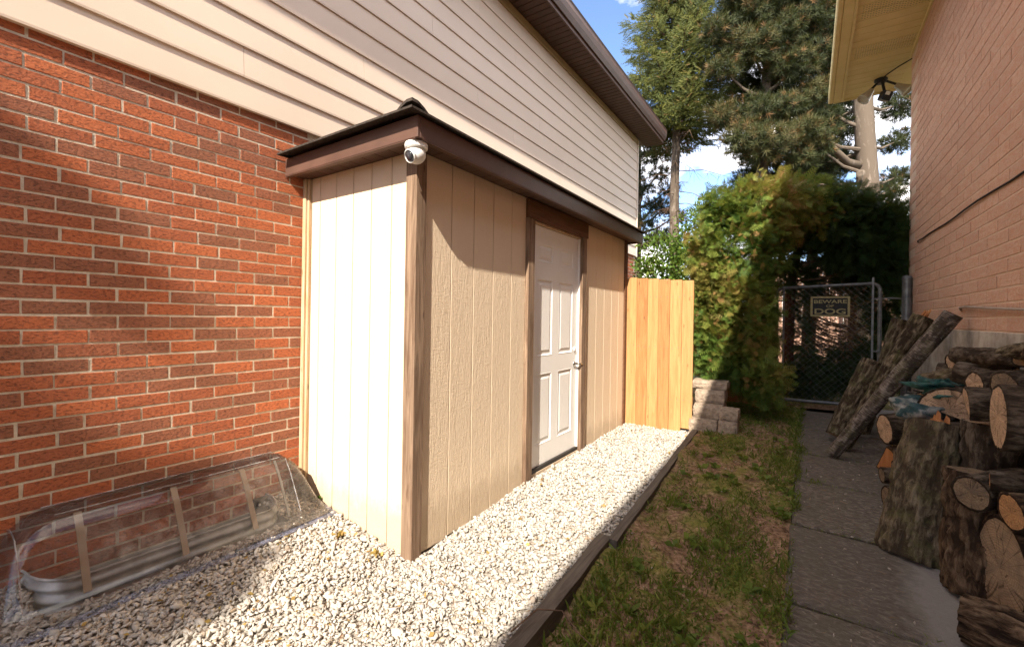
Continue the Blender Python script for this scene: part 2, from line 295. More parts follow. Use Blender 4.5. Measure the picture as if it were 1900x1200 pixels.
# ------------------------------------------------------------------ object helpers
def link(o, parent=None):
    col.objects.link(o)
    if parent is not None: o.parent = parent
    return o
def tag(o, label=None, cat=None, group=None, kind=None, category=None):
    cat = cat or category
    if label: o['label'] = label
    if cat: o['category'] = cat
    if group: o['group'] = group
    if kind: o['kind'] = kind
    return o
def empty(name, loc=(0, 0, 0), label=None, cat=None, group=None, rot=None):
    o = bpy.data.objects.new(name, None); o.empty_display_size = 0.05; o.location = loc
    if rot is not None: o.rotation_euler = rot
    link(o); return tag(o, label, cat, group)
class MB:
    def __init__(s): s.v = []; s.f = []
    def add(s, v, f):
        k = len(s.v); s.v += [tuple(p) for p in v]; s.f += [tuple(i + k for i in q) for q in f]; return s
    def box(s, a, b, c=0.0):
        (x0, y0, z0), (x1, y1, z1) = a, b
        c = min(c, (x1 - x0) * .45, (y1 - y0) * .45, (z1 - z0) * .45)
        if c <= 0:
            v = [(x, y, z) for z in (z0, z1) for y in (y0, y1) for x in (x0, x1)]
            return s.add(v, [(0, 2, 3, 1), (4, 5, 7, 6), (0, 1, 5, 4), (2, 6, 7, 3), (0, 4, 6, 2), (1, 3, 7, 5)])
        v = []; idx = {}
        for sx in (0, 1):
            for sy in (0, 1):
                for sz in (0, 1):
                    X, Y, Z = (x0, x1)[sx], (y0, y1)[sy], (z0, z1)[sz]
                    dx, dy, dz = (c, -c)[sx], (c, -c)[sy], (c, -c)[sz]
                    idx[sx, sy, sz] = len(v)
                    v += [(X, Y + dy, Z + dz), (X + dx, Y, Z + dz), (X + dx, Y + dy, Z)]
        f = []
        g = lambda a_, b_, c_, k: idx[a_, b_, c_] + k
        for q in (0, 1):
            f.append((g(q, 0, 0, 0), g(q, 1, 0, 0), g(q, 1, 1, 0), g(q, 0, 1, 0)) if q else (g(q, 0, 0, 0), g(q, 0, 1, 0), g(q, 1, 1, 0), g(q, 1, 0, 0)))
            f.append((g(0, q, 0, 1), g(1, q, 0, 1), g(1, q, 1, 1), g(0, q, 1, 1)) if not q else (g(0, q, 0, 1), g(0, q, 1, 1), g(1, q, 1, 1), g(1, q, 0, 1)))
            f.append((g(0, 0, q, 2), g(0, 1, q, 2), g(1, 1, q, 2), g(1, 0, q, 2)) if not q else (g(0, 0, q, 2), g(1, 0, q, 2), g(1, 1, q, 2), g(0, 1, q, 2)))
        for p in (0, 1):
            for q in (0, 1):
                f.append((g(p, q, 0, 0), g(p, q, 1, 0), g(p, q, 1, 1), g(p, q, 0, 1)))
                f.append((g(p, 0, q, 0), g(p, 1, q, 0), g(p, 1, q, 2), g(p, 0, q, 2)))
                f.append((g(0, p, q, 1), g(1, p, q, 1), g(1, p, q, 2), g(0, p, q, 2)))
                for r_ in (0, 1): f.append((g(p, q, r_, 0), g(p, q, r_, 1), g(p, q, r_, 2)))
        return s.add(v, f)
    def tube(s, pts, rad, n=8, cap=True):
        P = [Vector(p) for p in pts]
        if not hasattr(rad, '__len__'): rad = [rad] * len(P)
        t0 = (P[1] - P[0]).normalized(); up = Vector((0, 0, 1)) if abs(t0.z) < .9 else Vector((1, 0, 0))
        u = t0.cross(up).normalized(); v = []
        for i, p in enumerate(P):
            t = (P[min(i + 1, len(P) - 1)] - P[max(i - 1, 0)]).normalized()
            u = (u - t * u.dot(t)).normalized(); w_ = t.cross(u)
            for k in range(n):
                a = 2 * math.pi * k / n; v.append(p + (u * math.cos(a) + w_ * math.sin(a)) * rad[i])
        f = [(i * n + k, i * n + (k + 1) % n, (i + 1) * n + (k + 1) % n, (i + 1) * n + k) for i in range(len(P) - 1) for k in range(n)]
        if cap: f += [tuple(range(n - 1, -1, -1)), tuple((len(P) - 1) * n + k for k in range(n))]
        return s.add(v, f)
    def lathe(s, prof, origin=(0, 0, 0), axis=(0, 0, 1), n=20):
        ax = Vector(axis).normalized(); u = ax.cross(Vector((0, 0, 1)) if abs(ax.z) < .9 else Vector((1, 0, 0))).normalized(); w_ = ax.cross(u); o = Vector(origin)
        v = [o + ax * h + (u * math.cos(2 * math.pi * k / n) + w_ * math.sin(2 * math.pi * k / n)) * r for r, h in prof for k in range(n)]
        f = [(i * n + k, i * n + (k + 1) % n, (i + 1) * n + (k + 1) % n, (i + 1) * n + k) for i in range(len(prof) - 1) for k in range(n)]
        f += [tuple(range(n - 1, -1, -1)), tuple((len(prof) - 1) * n + k for k in range(n))]
        return s.add(v, f)
    def mesh(s, name, mat, smooth=False):
        me = bpy.data.meshes.new(name); me.from_pydata(s.v, [], s.f); me.materials.append(mat)
        if smooth: me.polygons.foreach_set('use_smooth', [True] * len(me.polygons))
        me.update(); return me
    def build(s, name, mat, parent=None, smooth=False, **kw):
        return tag(link(bpy.data.objects.new(name, s.mesh(name, mat, smooth)), parent), **kw)
def np_mesh(name, V, F, mat, tint=None, parent=None, smooth=False, **kw):
    me = bpy.data.meshes.new(name); V = np.asarray(V, np.float32); F = np.asarray(F, np.int32)
    me.vertices.add(len(V)); me.vertices.foreach_set('co', V.ravel())
    k = F.shape[1]; me.loops.add(F.size); me.loops.foreach_set('vertex_index', F.ravel())
    me.polygons.add(len(F)); me.polygons.foreach_set('loop_start', np.arange(0, F.size, k, dtype=np.int32)); me.polygons.foreach_set('loop_total', np.full(len(F), k, np.int32))
    if tint is not None:
        a = me.attributes.new('tint', 'FLOAT', 'POINT'); a.data.foreach_set('value', np.asarray(tint, np.float32))
    me.materials.append(mat); me.update(calc_edges=True)
    if smooth: me.polygons.foreach_set('use_smooth', np.ones(len(F), bool))
    return tag(link(bpy.data.objects.new(name, me), parent), **kw)
def place_box(name, a, b, mat, parent=None, c=0.003, **kw): return MB().box(a, b, c).build(name, mat, parent, **kw)
def smooth01(x): x = np.clip(x, 0, 1); return x * x * (3 - 2 * x)
def zlawn(y): return 0.03 + 0.05 * (np.maximum(y, 1.2) - 2.2)
def zgrav(x, y):
    b = np.interp(y, [0, 1.2, 1.85, 3.0, 5.5], [-0.02, -0.01, 0.0, 0.085, 0.12])
    return b + 0.17 * np.clip((-1.95 - x) / 1.05, 0, 1.1) * np.clip((2.2 - y) / 0.4, 0, 1)
# ================================================================== the setting
ys = [-300, -40, -10, 0, 1.2, 2.2, 4, 6, 7.6, 9, 30, 80, 300]; xs = [-300, -60, -12, -3.05, 3, 12, 60, 300]
V = [(x, y, float(min(zlawn(y), 0.30)) - 0.09 - (0.10 if y < 1.6 else 0)) for y in ys for x in xs]; nx = len(xs)
F = [(j * nx + i, j * nx + i + 1, (j + 1) * nx + i + 1, (j + 1) * nx + i) for j in range(len(ys) - 1) for i in range(nx - 1)]
MB().add(V, F).build('ground', M_ground, kind='structure')
# gravel bed: a sheet with the window well left open, stones strewn on it
WELL = (-3.05, -2.70, 0.46, 1.52)
def sheet(name, x0, x1, y0, y1, st, zf, mat, skip=None, bump=0.0):
    X = np.arange(x0, x1 + st * .5, st); Y = np.arange(y0, y1 + st * .5, st); gx, gy = np.meshgrid(X, Y)
    z = zf(gx, gy) + bump * rng.standard_normal(gx.shape); V = np.stack([gx, gy, z], -1).reshape(-1, 3); n = len(X)
    j, i = np.meshgrid(np.arange(len(Y) - 1), np.arange(n - 1), indexing='ij'); a = (j * n + i).ravel()
    F = np.stack([a, a + 1, a + n + 1, a + n], -1)
    if skip is not None:
        c = V[F].mean(1); F = F[~skip(c[:, 0], c[:, 1])]
    return np_mesh(name, V, F, mat, kind='structure', smooth=True)
inwell = lambda x, y: (x < WELL[1] + .02) & (y > WELL[2] - .01) & (y < WELL[3] + .01)
inshed = lambda x, y: (x < -1.90) & (y > 1.84)
sheet('gravel_bed', -3.01, -0.96, -0.6, 5.6, 0.05, zgrav, M_bed, lambda x, y: inwell(x, y) | inshed(x, y) | ((x > -1.03) & (y > 3.0)), 0.004)
def zl(x, y): return zlawn(y) + 0.02 * np.sin(x * 5 + 1) * np.sin(y * 3.1) + 0.012 * np.sin(x * 13 + y * 9)
sheet('lawn', -1.00, -0.06, -0.6, 8.6, 0.04, zl, M_soil, None, 0.006)
sheet('back_ground', -3.0, 4.0, 5.5, 9.4, 0.1, lambda x, y: zlawn(np.minimum(y, 7.4)) - 0.03, M_soil, lambda x, y: (x > -0.9) & (x < 0.3) & (y < 7.2), 0.01)
path = empty('path'); tag(path, kind='structure')
ye = [0.05, 0.86, 1.70, 2.576, 3.459, 4.295, 5.03, 5.97, 6.93]
for k in range(len(ye) - 1):
    y0, y1 = ye[k] + .014, ye[k + 1] - .014
    s = MB().box((-0.085, y0, -0.05), (0.70, y1, 0.0), 0.012)
    tilt = random.uniform(-.004, .004)
    s.v = [(x + .012 * math.sin(k * 2.1), y, z + float(zlawn(y)) + tilt * x * 6) for x, y, z in s.v]
    s.build('paving_slab', M_slab, path)
sheet('concrete_strip', 0.712, 1.06, -0.6, 7.5, 0.09, lambda x, y: zlawn(y) - 0.008 + 0 * x, M_pale, None, 0.0015)
# gravel stones (nobody could count them)
ICO = []
ph = (1 + 5 ** .5) / 2
for a in (-1, 1):
    for b in (-ph, ph): ICO += [(0, a, b), (a, b, 0), (b, 0, a)]
ICO = np.array(ICO, float); ICO /= np.linalg.norm(ICO[0])
d = np.linalg.norm(ICO[:, None] - ICO[None], axis=-1); e = d.min(where=d > .01, initial=9) * 1.05
ICF = [(i, j, k) for i in range(12) for j in range(i + 1, 12) for k in range(j + 1, 12) if d[i, j] < e and d[j, k] < e and d[i, k] < e]
ICF = np.array([(i, j, k) if np.dot(np.cross(ICO[j] - ICO[i], ICO[k] - ICO[i]), ICO[i]) > 0 else (i, k, j) for i, j, k in ICF])
def rand_rot(n, tilt=1.0):
    q = rng.standard_normal((n, 4)) * np.array([1, tilt, tilt, 1]); q /= np.linalg.norm(q, axis=1)[:, None]; w_, x, y, z = q.T
    return np.stack([1 - 2 * (y * y + z * z), 2 * (x * y - z * w_), 2 * (x * z + y * w_), 2 * (x * y + z * w_), 1 - 2 * (x * x + z * z), 2 * (y * z - x * w_), 2 * (x * z - y * w_), 2 * (y * z + x * w_), 1 - 2 * (x * x + y * y)], -1).reshape(n, 3, 3)
def stones(name, x, y, z, size, mat, **kw):
    n = len(x); v = ICO[None] * (1 + rng.uniform(-.45, .30, (n, 12, 1)))
    v = v * (size[:, None] * np.stack([rng.uniform(.95, 1.55, n), rng.uniform(.65, 1.05, n), rng.uniform(.32, .62, n)], -1))[:, None]
    v = np.einsum('nij,nkj->nki', rand_rot(n, 0.35), v) + np.stack([x, y, z], -1)[:, None]
    F = ICF[None] + (np.arange(n) * 12)[:, None, None]
    return np_mesh(name, v.reshape(-1, 3), F.reshape(-1, 3), mat, **kw)
n = 54000
gx = rng.uniform(-3.0, -0.975, n); gy = 5.45 * rng.uniform(0, 1, n) ** 1.25 + 0.02
ok = ~inwell(gx - .01, gy) & ~((gx < -1.87) & (gy > 1.80)) & ~(gx > -0.985 - 0.028 * np.clip(gy - 2.5, 0, 9) - .012 * (gy > 2.5))
gx, gy = gx[ok], gy[ok]; sz = rng.uniform(.0065, .0160, len(gx)) * np.where(rng.random(len(gx)) < .04, 1.6, 1)
stones('gravel', gx, gy, zgrav(gx, gy) + rng.uniform(0.002, .016, len(gx)), sz, M_gravel, kind='stuff', label='pale crushed limestone gravel around the shed', category='gravel')

# ================================================================== red brick house
hs = empty('brick_house', (-3.0, 3, 0), 'red brick house with cream horizontal siding above and brown eaves', 'house')
def hp(mb, name, mat, parent=None, **kw):                # part built in world coordinates under an empty
    o = mb.build(name, mat, None, **kw); p = parent or hs; o.parent = p
    loc = Vector(p.location) if p.parent is None else Vector((0, 0, 0)); o.location = -loc if p.parent is None else (0, 0, 0)
    return o
hp(MB().box((-9, -4.5, -0.2), (-3.0022, 9.0, 2.80)), 'wall', M_mortar)
hp(MB().box((-8.98, -4.48, 2.81), (-3.035, 8.985, 5.14)), 'upper_wall', M_siding)
hp(MB().box((-3.02, -4.5, -0.25), (-3.0, 1.95, 0.118)), 'foundation', M_parge)
CL, CH, Z0 = 0.2296, 0.0707, 2.032 - 27 * 0.0707
bm_ = MB().box((-.045, -CL / 2 + .005, -CH / 2 + .005), (0, CL / 2 - .005, CH / 2 - .005), 0.002)
meshes = []
for k in range(4):
    b = MB(); b.f = bm_.f; b.v = [(x + random.uniform(-.0006, .0006), y + random.uniform(-.0022, .0022), z + random.uniform(-.0013, .0013)) for x, y, z in bm_.v]
    meshes.append(b.mesh('brick', M_brick))
mass = MB()
for r in range(37):
    zc = Z0 + (r + .5) * CH
    if zc < 0.13: continue
    off = 0.429 + (0 if r % 2 == 0 else CL / 2) + random.uniform(-.012, .012)
    for k in range(-20, 45):
        yc = off + (k + .5) * CL
        if 0.15 < yc < 1.90:
            o = bpy.data.objects.new('brick', random.choice(meshes)); link(o, hs)
            o.location = (random.uniform(-.0008, .0012), yc - 3 + random.uniform(-.002, .002), zc + random.uniform(-.0015, .0015)); o.rotation_euler = (random.uniform(-.006, .006), 0, random.uniform(-.0025, .0025))
        elif (-4.4 < yc <= 0.15) or (5.35 < yc < 8.95):
            mass.add([(x - 3.0, y + yc, z + zc) for x, y, z in bm_.v], bm_.f)
hp(mass, 'brick_mass', M_brick_mass, kind='stuff')
SB = 0.193
for k in range(13):
    z0 = 2.712 + SB * k; j = -4.5; st = [0.9, 2.2, 0.2, 3.1, 1.6][k % 5] - 4.5; cuts = [-4.5]
    while st < 9.0:
        if st > -4.4: cuts.append(st)
        st += 3.66
    cuts.append(9.0)
    for y0, y1 in zip(cuts[:-1], cuts[1:]):
        if y1 - y0 < .05: continue
        zt = min(z0 + SB + .012, 5.06)
        pr = [(-3.03, z0), (-2.974, z0), (-2.973, z0 + .012), (-2.988, zt), (-3.03, zt)]
        b = MB(); n = len(pr); b.v = [(x, y, z) for y in (y0 + .0012, y1 - .0012) for x, z in pr]
        b.f = [tuple(range(n)), tuple(range(2 * n - 1, n - 1, -1))] + [(i, i + n, (i + 1) % n + n, (i + 1) % n) for i in range(n)]
        hp(b, 'siding_board', M_siding)
hp(MB().box((-3.03, -4.5, 5.02), (-2.962, 9.0, 5.118), .004), 'frieze_board', M_frieze)
hp(MB().box((-3.04, 9.0, 2.70), (-2.965, 9.05, 5.10), .003), 'corner_trim', M_siding)
hp(MB().box((-3.6, -4.6, 5.140), (-2.58, 9.40, 5.18)), 'soffit_backing', M_brown)
y = -1.0
while y < 9.3:
    b = MB()
    for q in range(3): b.box((-2.965, y + q * .1 + .004, 5.119), (-2.585, y + q * .1 + .096, 5.139), .004)
    hp(b, 'soffit_panel', M_soffit); y += .3
hp(MB().box((-2.585, -4.6, 5.10), (-2.565, 9.40, 5.36), .003), 'fascia', M_brown)
pr = [(-2.564, 5.15), (-2.54, 5.15), (-2.512, 5.21), (-2.498, 5.275), (-2.502, 5.335), (-2.490, 5.355), (-2.564, 5.355)]
b = MB(); n = len(pr); b.v = [(x, yy, z) for yy in (-4.6, 9.42) for x, z in pr]
b.f = [tuple(range(n)), tuple(range(2 * n - 1, n - 1, -1))] + [(i, i + n, (i + 1) % n + n, (i + 1) % n) for i in range(n)]
hp(b, 'gutter', M_brown)
b = MB(); b.v = [(x, yy, z + dz) for dz in (0, .03) for yy in (-4.7, 9.45) for x, z in ((-2.52, 5.36), (-9.2, 7.4))]
b.f = [(0, 1, 3, 2), (4, 6, 7, 5), (0, 4, 5, 1), (2, 3, 7, 6), (0, 2, 6, 4), (1, 5, 7, 3)]
hp(b, 'roof', M_roof)
vb = hp(MB().box((-3.0, 1.46, 0.02), (-2.96, 1.575, 0.205), .004), 'vent_box', M_black)
for dy, dz in ((.03, .15), (.06, .155), (.035, .06), (.075, .05), (.09, .11)):
    hp(MB().lathe([(.008, 0), (.008, .004)], (-2.96, 1.46 + dy, .02 + dz), (1, 0, 0), 8), 'vent_hole', M_whitep, vb)
hp(MB().box((-3.0, 1.27, 0.02), (-2.985, 1.30, 0.09), .002), 'basement_window', M_black)

# ================================================================== shed
sh = empty('storage_shed', (-2.4, 3.5, 0), 'lean-to beige panelled shed with brown roof edge against the brick house', 'shed')
def sp(mb, name, mat, parent=None, **kw):
    o = mb.build(name, mat, None, **kw); o.parent = parent or sh; o.location = -Vector(sh.location) if (parent is None) else (0, 0, 0); return o
XF, YE = -1.885, 1.81
sp(MB().box((-2.99, YE + .012, .0), (XF - .09, 5.30, 2.38)), 'inner_frame', M_trim_h)
ge = [-2.942, -2.84, -2.655, -2.473, -2.292, -2.105, -1.95]
for a, b_ in zip(ge[:-1], ge[1:]):
    zb = -0.02 + 0.2 * (-1.95 - a) / 1.05
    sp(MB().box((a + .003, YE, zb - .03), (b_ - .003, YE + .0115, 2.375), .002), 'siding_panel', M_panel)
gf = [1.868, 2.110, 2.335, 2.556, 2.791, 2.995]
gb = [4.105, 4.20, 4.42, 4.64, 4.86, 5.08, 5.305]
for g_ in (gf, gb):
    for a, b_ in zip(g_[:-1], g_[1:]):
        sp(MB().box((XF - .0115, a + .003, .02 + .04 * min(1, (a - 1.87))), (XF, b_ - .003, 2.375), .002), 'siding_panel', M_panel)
sp(MB().box((XF - .0115, 2.998, 2.372), (XF, 4.10, 2.3755)), 'siding_panel', M_panel)
sp(MB().box((XF - .010, 3.06, .03), (XF + .004, 4.02, .118), .002), 'sill_board', M_panel)
sp(MB().box((-1.955, 1.786, -.02), (-1.867, 1.868, 2.374), .003), 'corner_post', M_trim)
sp(MB().box((-3.0, 1.775, .20), (-2.966, YE + .02, 2.374), .003), 'wall_trim', M_trim_o)
sp(MB().box((-2.966, 1.79, .20), (-2.944, YE + .02, 2.374), .003), 'wall_trim', M_trim_o)
sp(MB().box((XF - .02, 5.262, .08), (XF + .018, 5.345, 2.374), .003), 'corner_post', M_trim_h)
sp(MB().box((XF, 2.990, .085), (XF + .032, 3.086, 2.215), .003), 'door_trim', M_trim)
sp(MB().box((XF, 4.005, .085), (XF + .032, 4.100, 2.215), .003), 'door_trim', M_trim)
sp(MB().box((XF, 2.988, 2.218), (XF + .034, 4.125, 2.368), .003), 'door_header', M_trim_h)
sp(MB().box((XF - .04, 3.084, 2.1995), (XF + .006, 4.006, 2.216), .001), 'door_frame', M_trim_o)
sp(MB().box((-1.965, 3.066, .12), (XF - .0125, 3.0885, 2.199)), 'door_jamb', M_trim_o)
sp(MB().box((-1.965, 4.0025, .12), (XF - .0005, 4.03, 2.199)), 'door_jamb', M_white)
# door: stiles, rails, raised panels
dr = sp(MB().box((-1.950, 3.089, .153), (-1.9125, 4.002, 2.196)), 'door', M_white)
XD = -1.905
py = [(3.215, 3.488), (3.605, 3.890)]; pz = [(.325, .938), (1.085, 1.752), (1.892, 2.058)]
fr_ = MB()
ycuts = [3.089, py[0][0], py[0][1], py[1][0], py[1][1], 4.002]; zc_ = [.153, pz[0][0], pz[0][1], pz[1][0], pz[1][1], pz[2][0], pz[2][1], 2.196]
for a, b_ in ((0, 1), (2, 3), (4, 5)): fr_.box((-1.9122, ycuts[a], zc_[0]), (XD, ycuts[b_], zc_[-1]))
for a, b_ in ((0, 1), (2, 3), (4, 5), (6, 7)):
    for c_, d_ in ((1, 2), (3, 4)): fr_.box((-1.9122, ycuts[c_], zc_[a]), (XD, ycuts[d_], zc_[b_]))
sp(fr_, 'door_stile_frame', M_white, dr)
for y0, y1 in py:
    for z0, z1 in pz:
        b = MB(); rings = [(0, -1.9045), (.006, -1.903), (.013, -1.9095), (.022, -1.9115), (.034, -1.9105), (.052, -1.9055)]
        for i_, x_ in rings: b.v += [(x_, y0 + i_, z0 + i_), (x_, y1 - i_, z0 + i_), (x_, y1 - i_, z1 - i_), (x_, y0 + i_, z1 - i_)]
        for q in range(len(rings) - 1): b.f += [(q * 4 + i, q * 4 + (i + 1) % 4, q * 4 + 4 + (i + 1) % 4, q * 4 + 4 + i) for i in range(4)]
        b.f.append(tuple(range(len(b.v) - 4, len(b.v)))); sp(b, 'door_panel', M_white, dr)
hd = MB().lathe([(.0, 0), (.028, 0), (.028, .008), (.012, .012), (.011, .045), (.0, .046)], (XD, 3.945, .975), (1, 0, 0), 16)
hd.tube([(XD + .042, 3.945, .975), (XD + .05, 3.96, .974), (XD + .05, 4.00, .970), (XD + .046, 4.04, .962)], [.010, .0105, .0095, .008], 8)
sp(hd, 'door_handle', M_chrome, dr, smooth=True)
sp(MB().lathe([(.0, 0), (.022, 0), (.022, .010), (.016, .014), (.0, .014)], (XD, 3.945, 1.115), (1, 0, 0), 14), 'lock', M_white, dr)
sp(MB().box((-1.935, 3.075, .118), (-1.8835, 4.006, .152), .003), 'door_sweep', M_rubber)
# roof edge
FX, FY = -1.72, 1.645
sp(MB().box((-2.998, FY, 2.36), (FX, FY + .018, 2.478), .003), 'fascia', M_brown)
sp(MB().box((FX - .018, FY + .0185, 2.36), (FX, 5.46, 2.478), .003), 'fascia', M_brown)
sp(MB().box((-2.998, FY + .0005, 2.356), (FX - .019, FY + .035, 2.3595)), 'fascia_lip', M_brown)
sp(MB().box((FX - .035, FY + .036, 2.356), (FX - .0005, 5.459, 2.3595)), 'fascia_lip', M_brown)
sp(MB().box((-2.998, 5.442, 2.36), (FX - .019, 5.459, 2.478), .003), 'fascia', M_brown)
x = -2.996
while x < -1.9:
    x1 = min(x + .24, -1.745); b = MB()
    for q in range(2): b.box((x + (x1 - x) / 2 * q + .002, FY + .0195, 2.376), (x + (x1 - x) / 2 * (q + 1) - .002, YE + .01, 2.386), .002)
    sp(b, 'soffit_panel', M_soffit); x = x1
y = YE - .13
while y < 5.4:
    y1 = min(y + .24, 5.44); b = MB()
    for q in range(2): b.box((XF - .01, y + (y1 - y) / 2 * q + .002, 2.3765), (FX - .0195, y + (y1 - y) / 2 * (q + 1) - .002, 2.3865), .002)
    sp(b, 'soffit_panel', M_soffit); y = y1
sp(MB().box((-2.998, FY + .019, 2.388), (FX - .019, 5.44, 2.42)), 'roof_deck', M_brown)
ex, ey, zr = -1.688, 1.572, 2.480
b = MB(); b.v = [(-2.97, ey, zr), (ex, ey, zr), (ex, 5.50, zr), (-2.97, 5.50, zr), (-2.97, 2.6, zr + .26), (-2.97, 4.5, zr + .26)]
b.v += [(x_, y_, z_ + .012) for x_, y_, z_ in b.v]
b.f = [(0, 1, 4), (1, 2, 5, 4), (2, 3, 5), (0, 4, 5, 3, ), (6, 10, 7), (7, 10, 11, 8), (8, 11, 9), (0, 6, 7, 1), (1, 7, 8, 2), (2, 8, 9, 3)]
rf = sp(b, 'roof', M_roof)
cp = MB()
for j in range(7):
    s_ = j / 6; hx = ex - .012 - .42 * s_; hy = ey + .012 + .42 * s_; hz = zr + .016 + .10 * s_
    for q in range(9):
        a = (q - 4) / 4; m_ = math.sqrt(a * a + .09) - .3; r_ = .050 * math.cos(a * 1.45) + .004
        cp.v.append((hx - .02 - (m_ - a * .5) * .19 * .9, hy + .02 + (m_ + a * .5) * .19 * .9, hz + r_ * (1 - .5 * s_)))
cp.f = [(j * 9 + q, j * 9 + q + 1, j * 9 + 10 + q, j * 9 + 9 + q) for j in range(6) for q in range(8)]
k = len(cp.v); cp.v += [(x_, y_, z_ - .016) for x_, y_, z_ in cp.v]; cp.f += [(k + a, k + d_, k + c_, k + b_) for a, b_, c_, d_ in cp.f]
cp.f += [(q, q + k, q + 1 + k, q + 1) for q in range(8)] + [(j * 9, j * 9 + 9, j * 9 + 9 + k, j * 9 + k) for j in range(6)] + [(j * 9 + 8, j * 9 + 8 + k, j * 9 + 17 + k, j * 9 + 17) for j in range(6)]
sp(cp, 'ridge_cap', M_roof, rf)
# security camera under the corner
sc_ = empty('security_camera', (-1.79, 1.705, 2.356), 'small white dome security camera under the shed roof corner', 'camera')
MB().lathe([(.0, 0), (.060, 0), (.063, -.006), (.062, -.026), (.057, -.032), (.0, -.034)], (0, 0, 0), (0, 0, 1), 28).build('base', M_whitep, sc_, smooth=False)
bl = MB().lathe([(.001, .0)] + [(.052 * math.sin(t_), .052 * -math.cos(t_) + .052) for t_ in np.linspace(.15, 2.5, 12)], (0, 0, -.110), (0, 0, 1), 28).build('ball', M_whitep, sc_, smooth=True)
fd = Vector((-.02, -.83, -.42)).normalized(); c0 = Vector((0, 0, -.058))
MB().lathe([(.0, .040), (.037, .040), (.038, .052), (.033, .056), (.030, .050), (.0, .050)], c0, fd, 24).build('lens_ring', M_whitep, bl)
MB().lathe([(.0, .050), (.030, .0505), (.022, .058), (.0, .060)], c0, fd, 24).build('lens', M_glass_d, bl, smooth=True)

# ================================================================== window well and its clear cover
ww = empty('window_well', (-2.85, 1.0, 0.1), 'corrugated galvanised window well under the clear plastic cover', 'window well')
def wp(mb, name, mat, p=ww, **kw): o = mb.build(name, mat, None, **kw); o.parent = p; o.location = -Vector(p.location); return o
pl = [(-3.0, .445), (-2.965, .450)] 
for t_ in np.linspace(0, 1, 7): pl.append((-2.965 + .235 * math.sin(t_ * math.pi / 2) , .450 + .16 * (1 - math.cos(t_ * math.pi / 2)) ))
for t_ in np.linspace(0, 1, 7): pl.append((-2.965 + .235 * math.cos(t_ * math.pi / 2), 1.42 + .13 * math.sin(t_ * math.pi / 2)))
pl.append((-3.0, 1.552))
b = MB(); NZ = 64
for j in range(NZ):
    z = -.18 + .392 * j / (NZ - 1); rip = .009 * math.sin(j / (NZ - 1) * 2 * math.pi * 7.0)
    for i, (x_, y_) in enumerate(pl):
        a_ = Vector((pl[min(i + 1, len(pl) - 1)][0] - pl[max(i - 1, 0)][0], pl[min(i + 1, len(pl) - 1)][1] - pl[max(i - 1, 0)][1], 0)).normalized()
        b.v.append((x_ + a_.y * rip, y_ - a_.x * rip, z))
n = len(pl); b.f = [(j * n + i, j * n + i + 1, (j + 1) * n + i + 1, (j + 1) * n + i) for j in range(NZ - 1) for i in range(n - 1)]
wp(b, 'corrugated_wall', M_metal, smooth=True)
wp(MB().tube([(x_, y_, .214) for x_, y_ in pl], .006, 6), 'rim', M_metal)
cv = empty('window_well_cover', (-2.8, 1.05, 0.12), 'clear plastic bubble cover over the window well at the brick wall', 'cover')
def cover_sec(y, end=1.0):          # cross-section from wall top, over the fold, down to the flange
    return [(-3.0, .485 * end + .12 * (1 - end)), (-2.94, .495 * end + .12 * (1 - end)), (-2.86, .478 * end + .12 * (1 - end)), (-2.80, .40 * end + .125 * (1 - end)), (-2.735, .285 * end + .125 * (1 - end)), (-2.67, .165), (-2.635, .135), (-2.575, .128)]
ysec = [(.33, 0.0), (.335, .30), (.355, .58), (.40, .82), (.46, .95), (.52, 1.0)] + [(y_, 1.0) for y_ in np.linspace(.6, 1.5, 14)] + [(1.56, 1.0), (1.60, .96), (1.66, .84), (1.72, .60), (1.76, .30), (1.765, 0.0)]
b = MB(); n = 8
for y_, e_ in ysec:
    for x_, z_ in cover_sec(y_, e_):
        inset = .10 * (1 - e_) ** 2
        b.v.append((x_ - inset * (x_ > -2.7) * .3, y_, max(z_, .125 + .19 * 0)))
b.f = [(j * n + i, j * n + i + 1, (j + 1) * n + i + 1, (j + 1) * n + i) for j in range(len(ysec) - 1) for i in range(n - 1)]
wp(b, 'bubble', M_clear, cv, smooth=True)
fl = MB(); fo = [(-2.99, .30), (-2.56, .30), (-2.545, .34), (-2.545, 1.74), (-2.57, 1.785), (-2.99, 1.785)]; fi = [(-2.99, .335), (-2.60, .335), (-2.59, .36), (-2.59, 1.72), (-2.605, 1.76), (-2.99, 1.76)]
zz = lambda x_, y_: float(zgrav(x_, y_)) + .022
for A in (fo, fi): fl.v += [(x_, y_, zz(x_, y_)) for x_, y_ in A]
fl.f = [(i, i + 1, i + 7, i + 6) for i in range(5)]
wp(fl, 'flange', M_clear_flange, cv)
for y0 in (.60, .98, 1.33, 1.53):
    st_ = MB(); sec = [(-2.86, .470), (-2.80, .392), (-2.735, .277), (-2.672, .160)]
    wd = .0145 if y0 < 1.5 else .007
    for x_, z_ in sec: st_.v += [(x_ - .004, y0 - wd, z_ - .004), (x_ - .004, y0 + wd, z_ - .004), (x_ - .009, y0 - wd, z_ - .008), (x_ - .009, y0 + wd, z_ - .008)]
    for q in range(3):
        a = q * 4; st_.f += [(a, a + 1, a + 5, a + 4), (a + 2, a + 6, a + 7, a + 3), (a, a + 4, a + 6, a + 2), (a + 1, a + 3, a + 7, a + 5)]
    wp(st_, 'support_strap', M_strap if y0 < 1.5 else M_metal, cv)
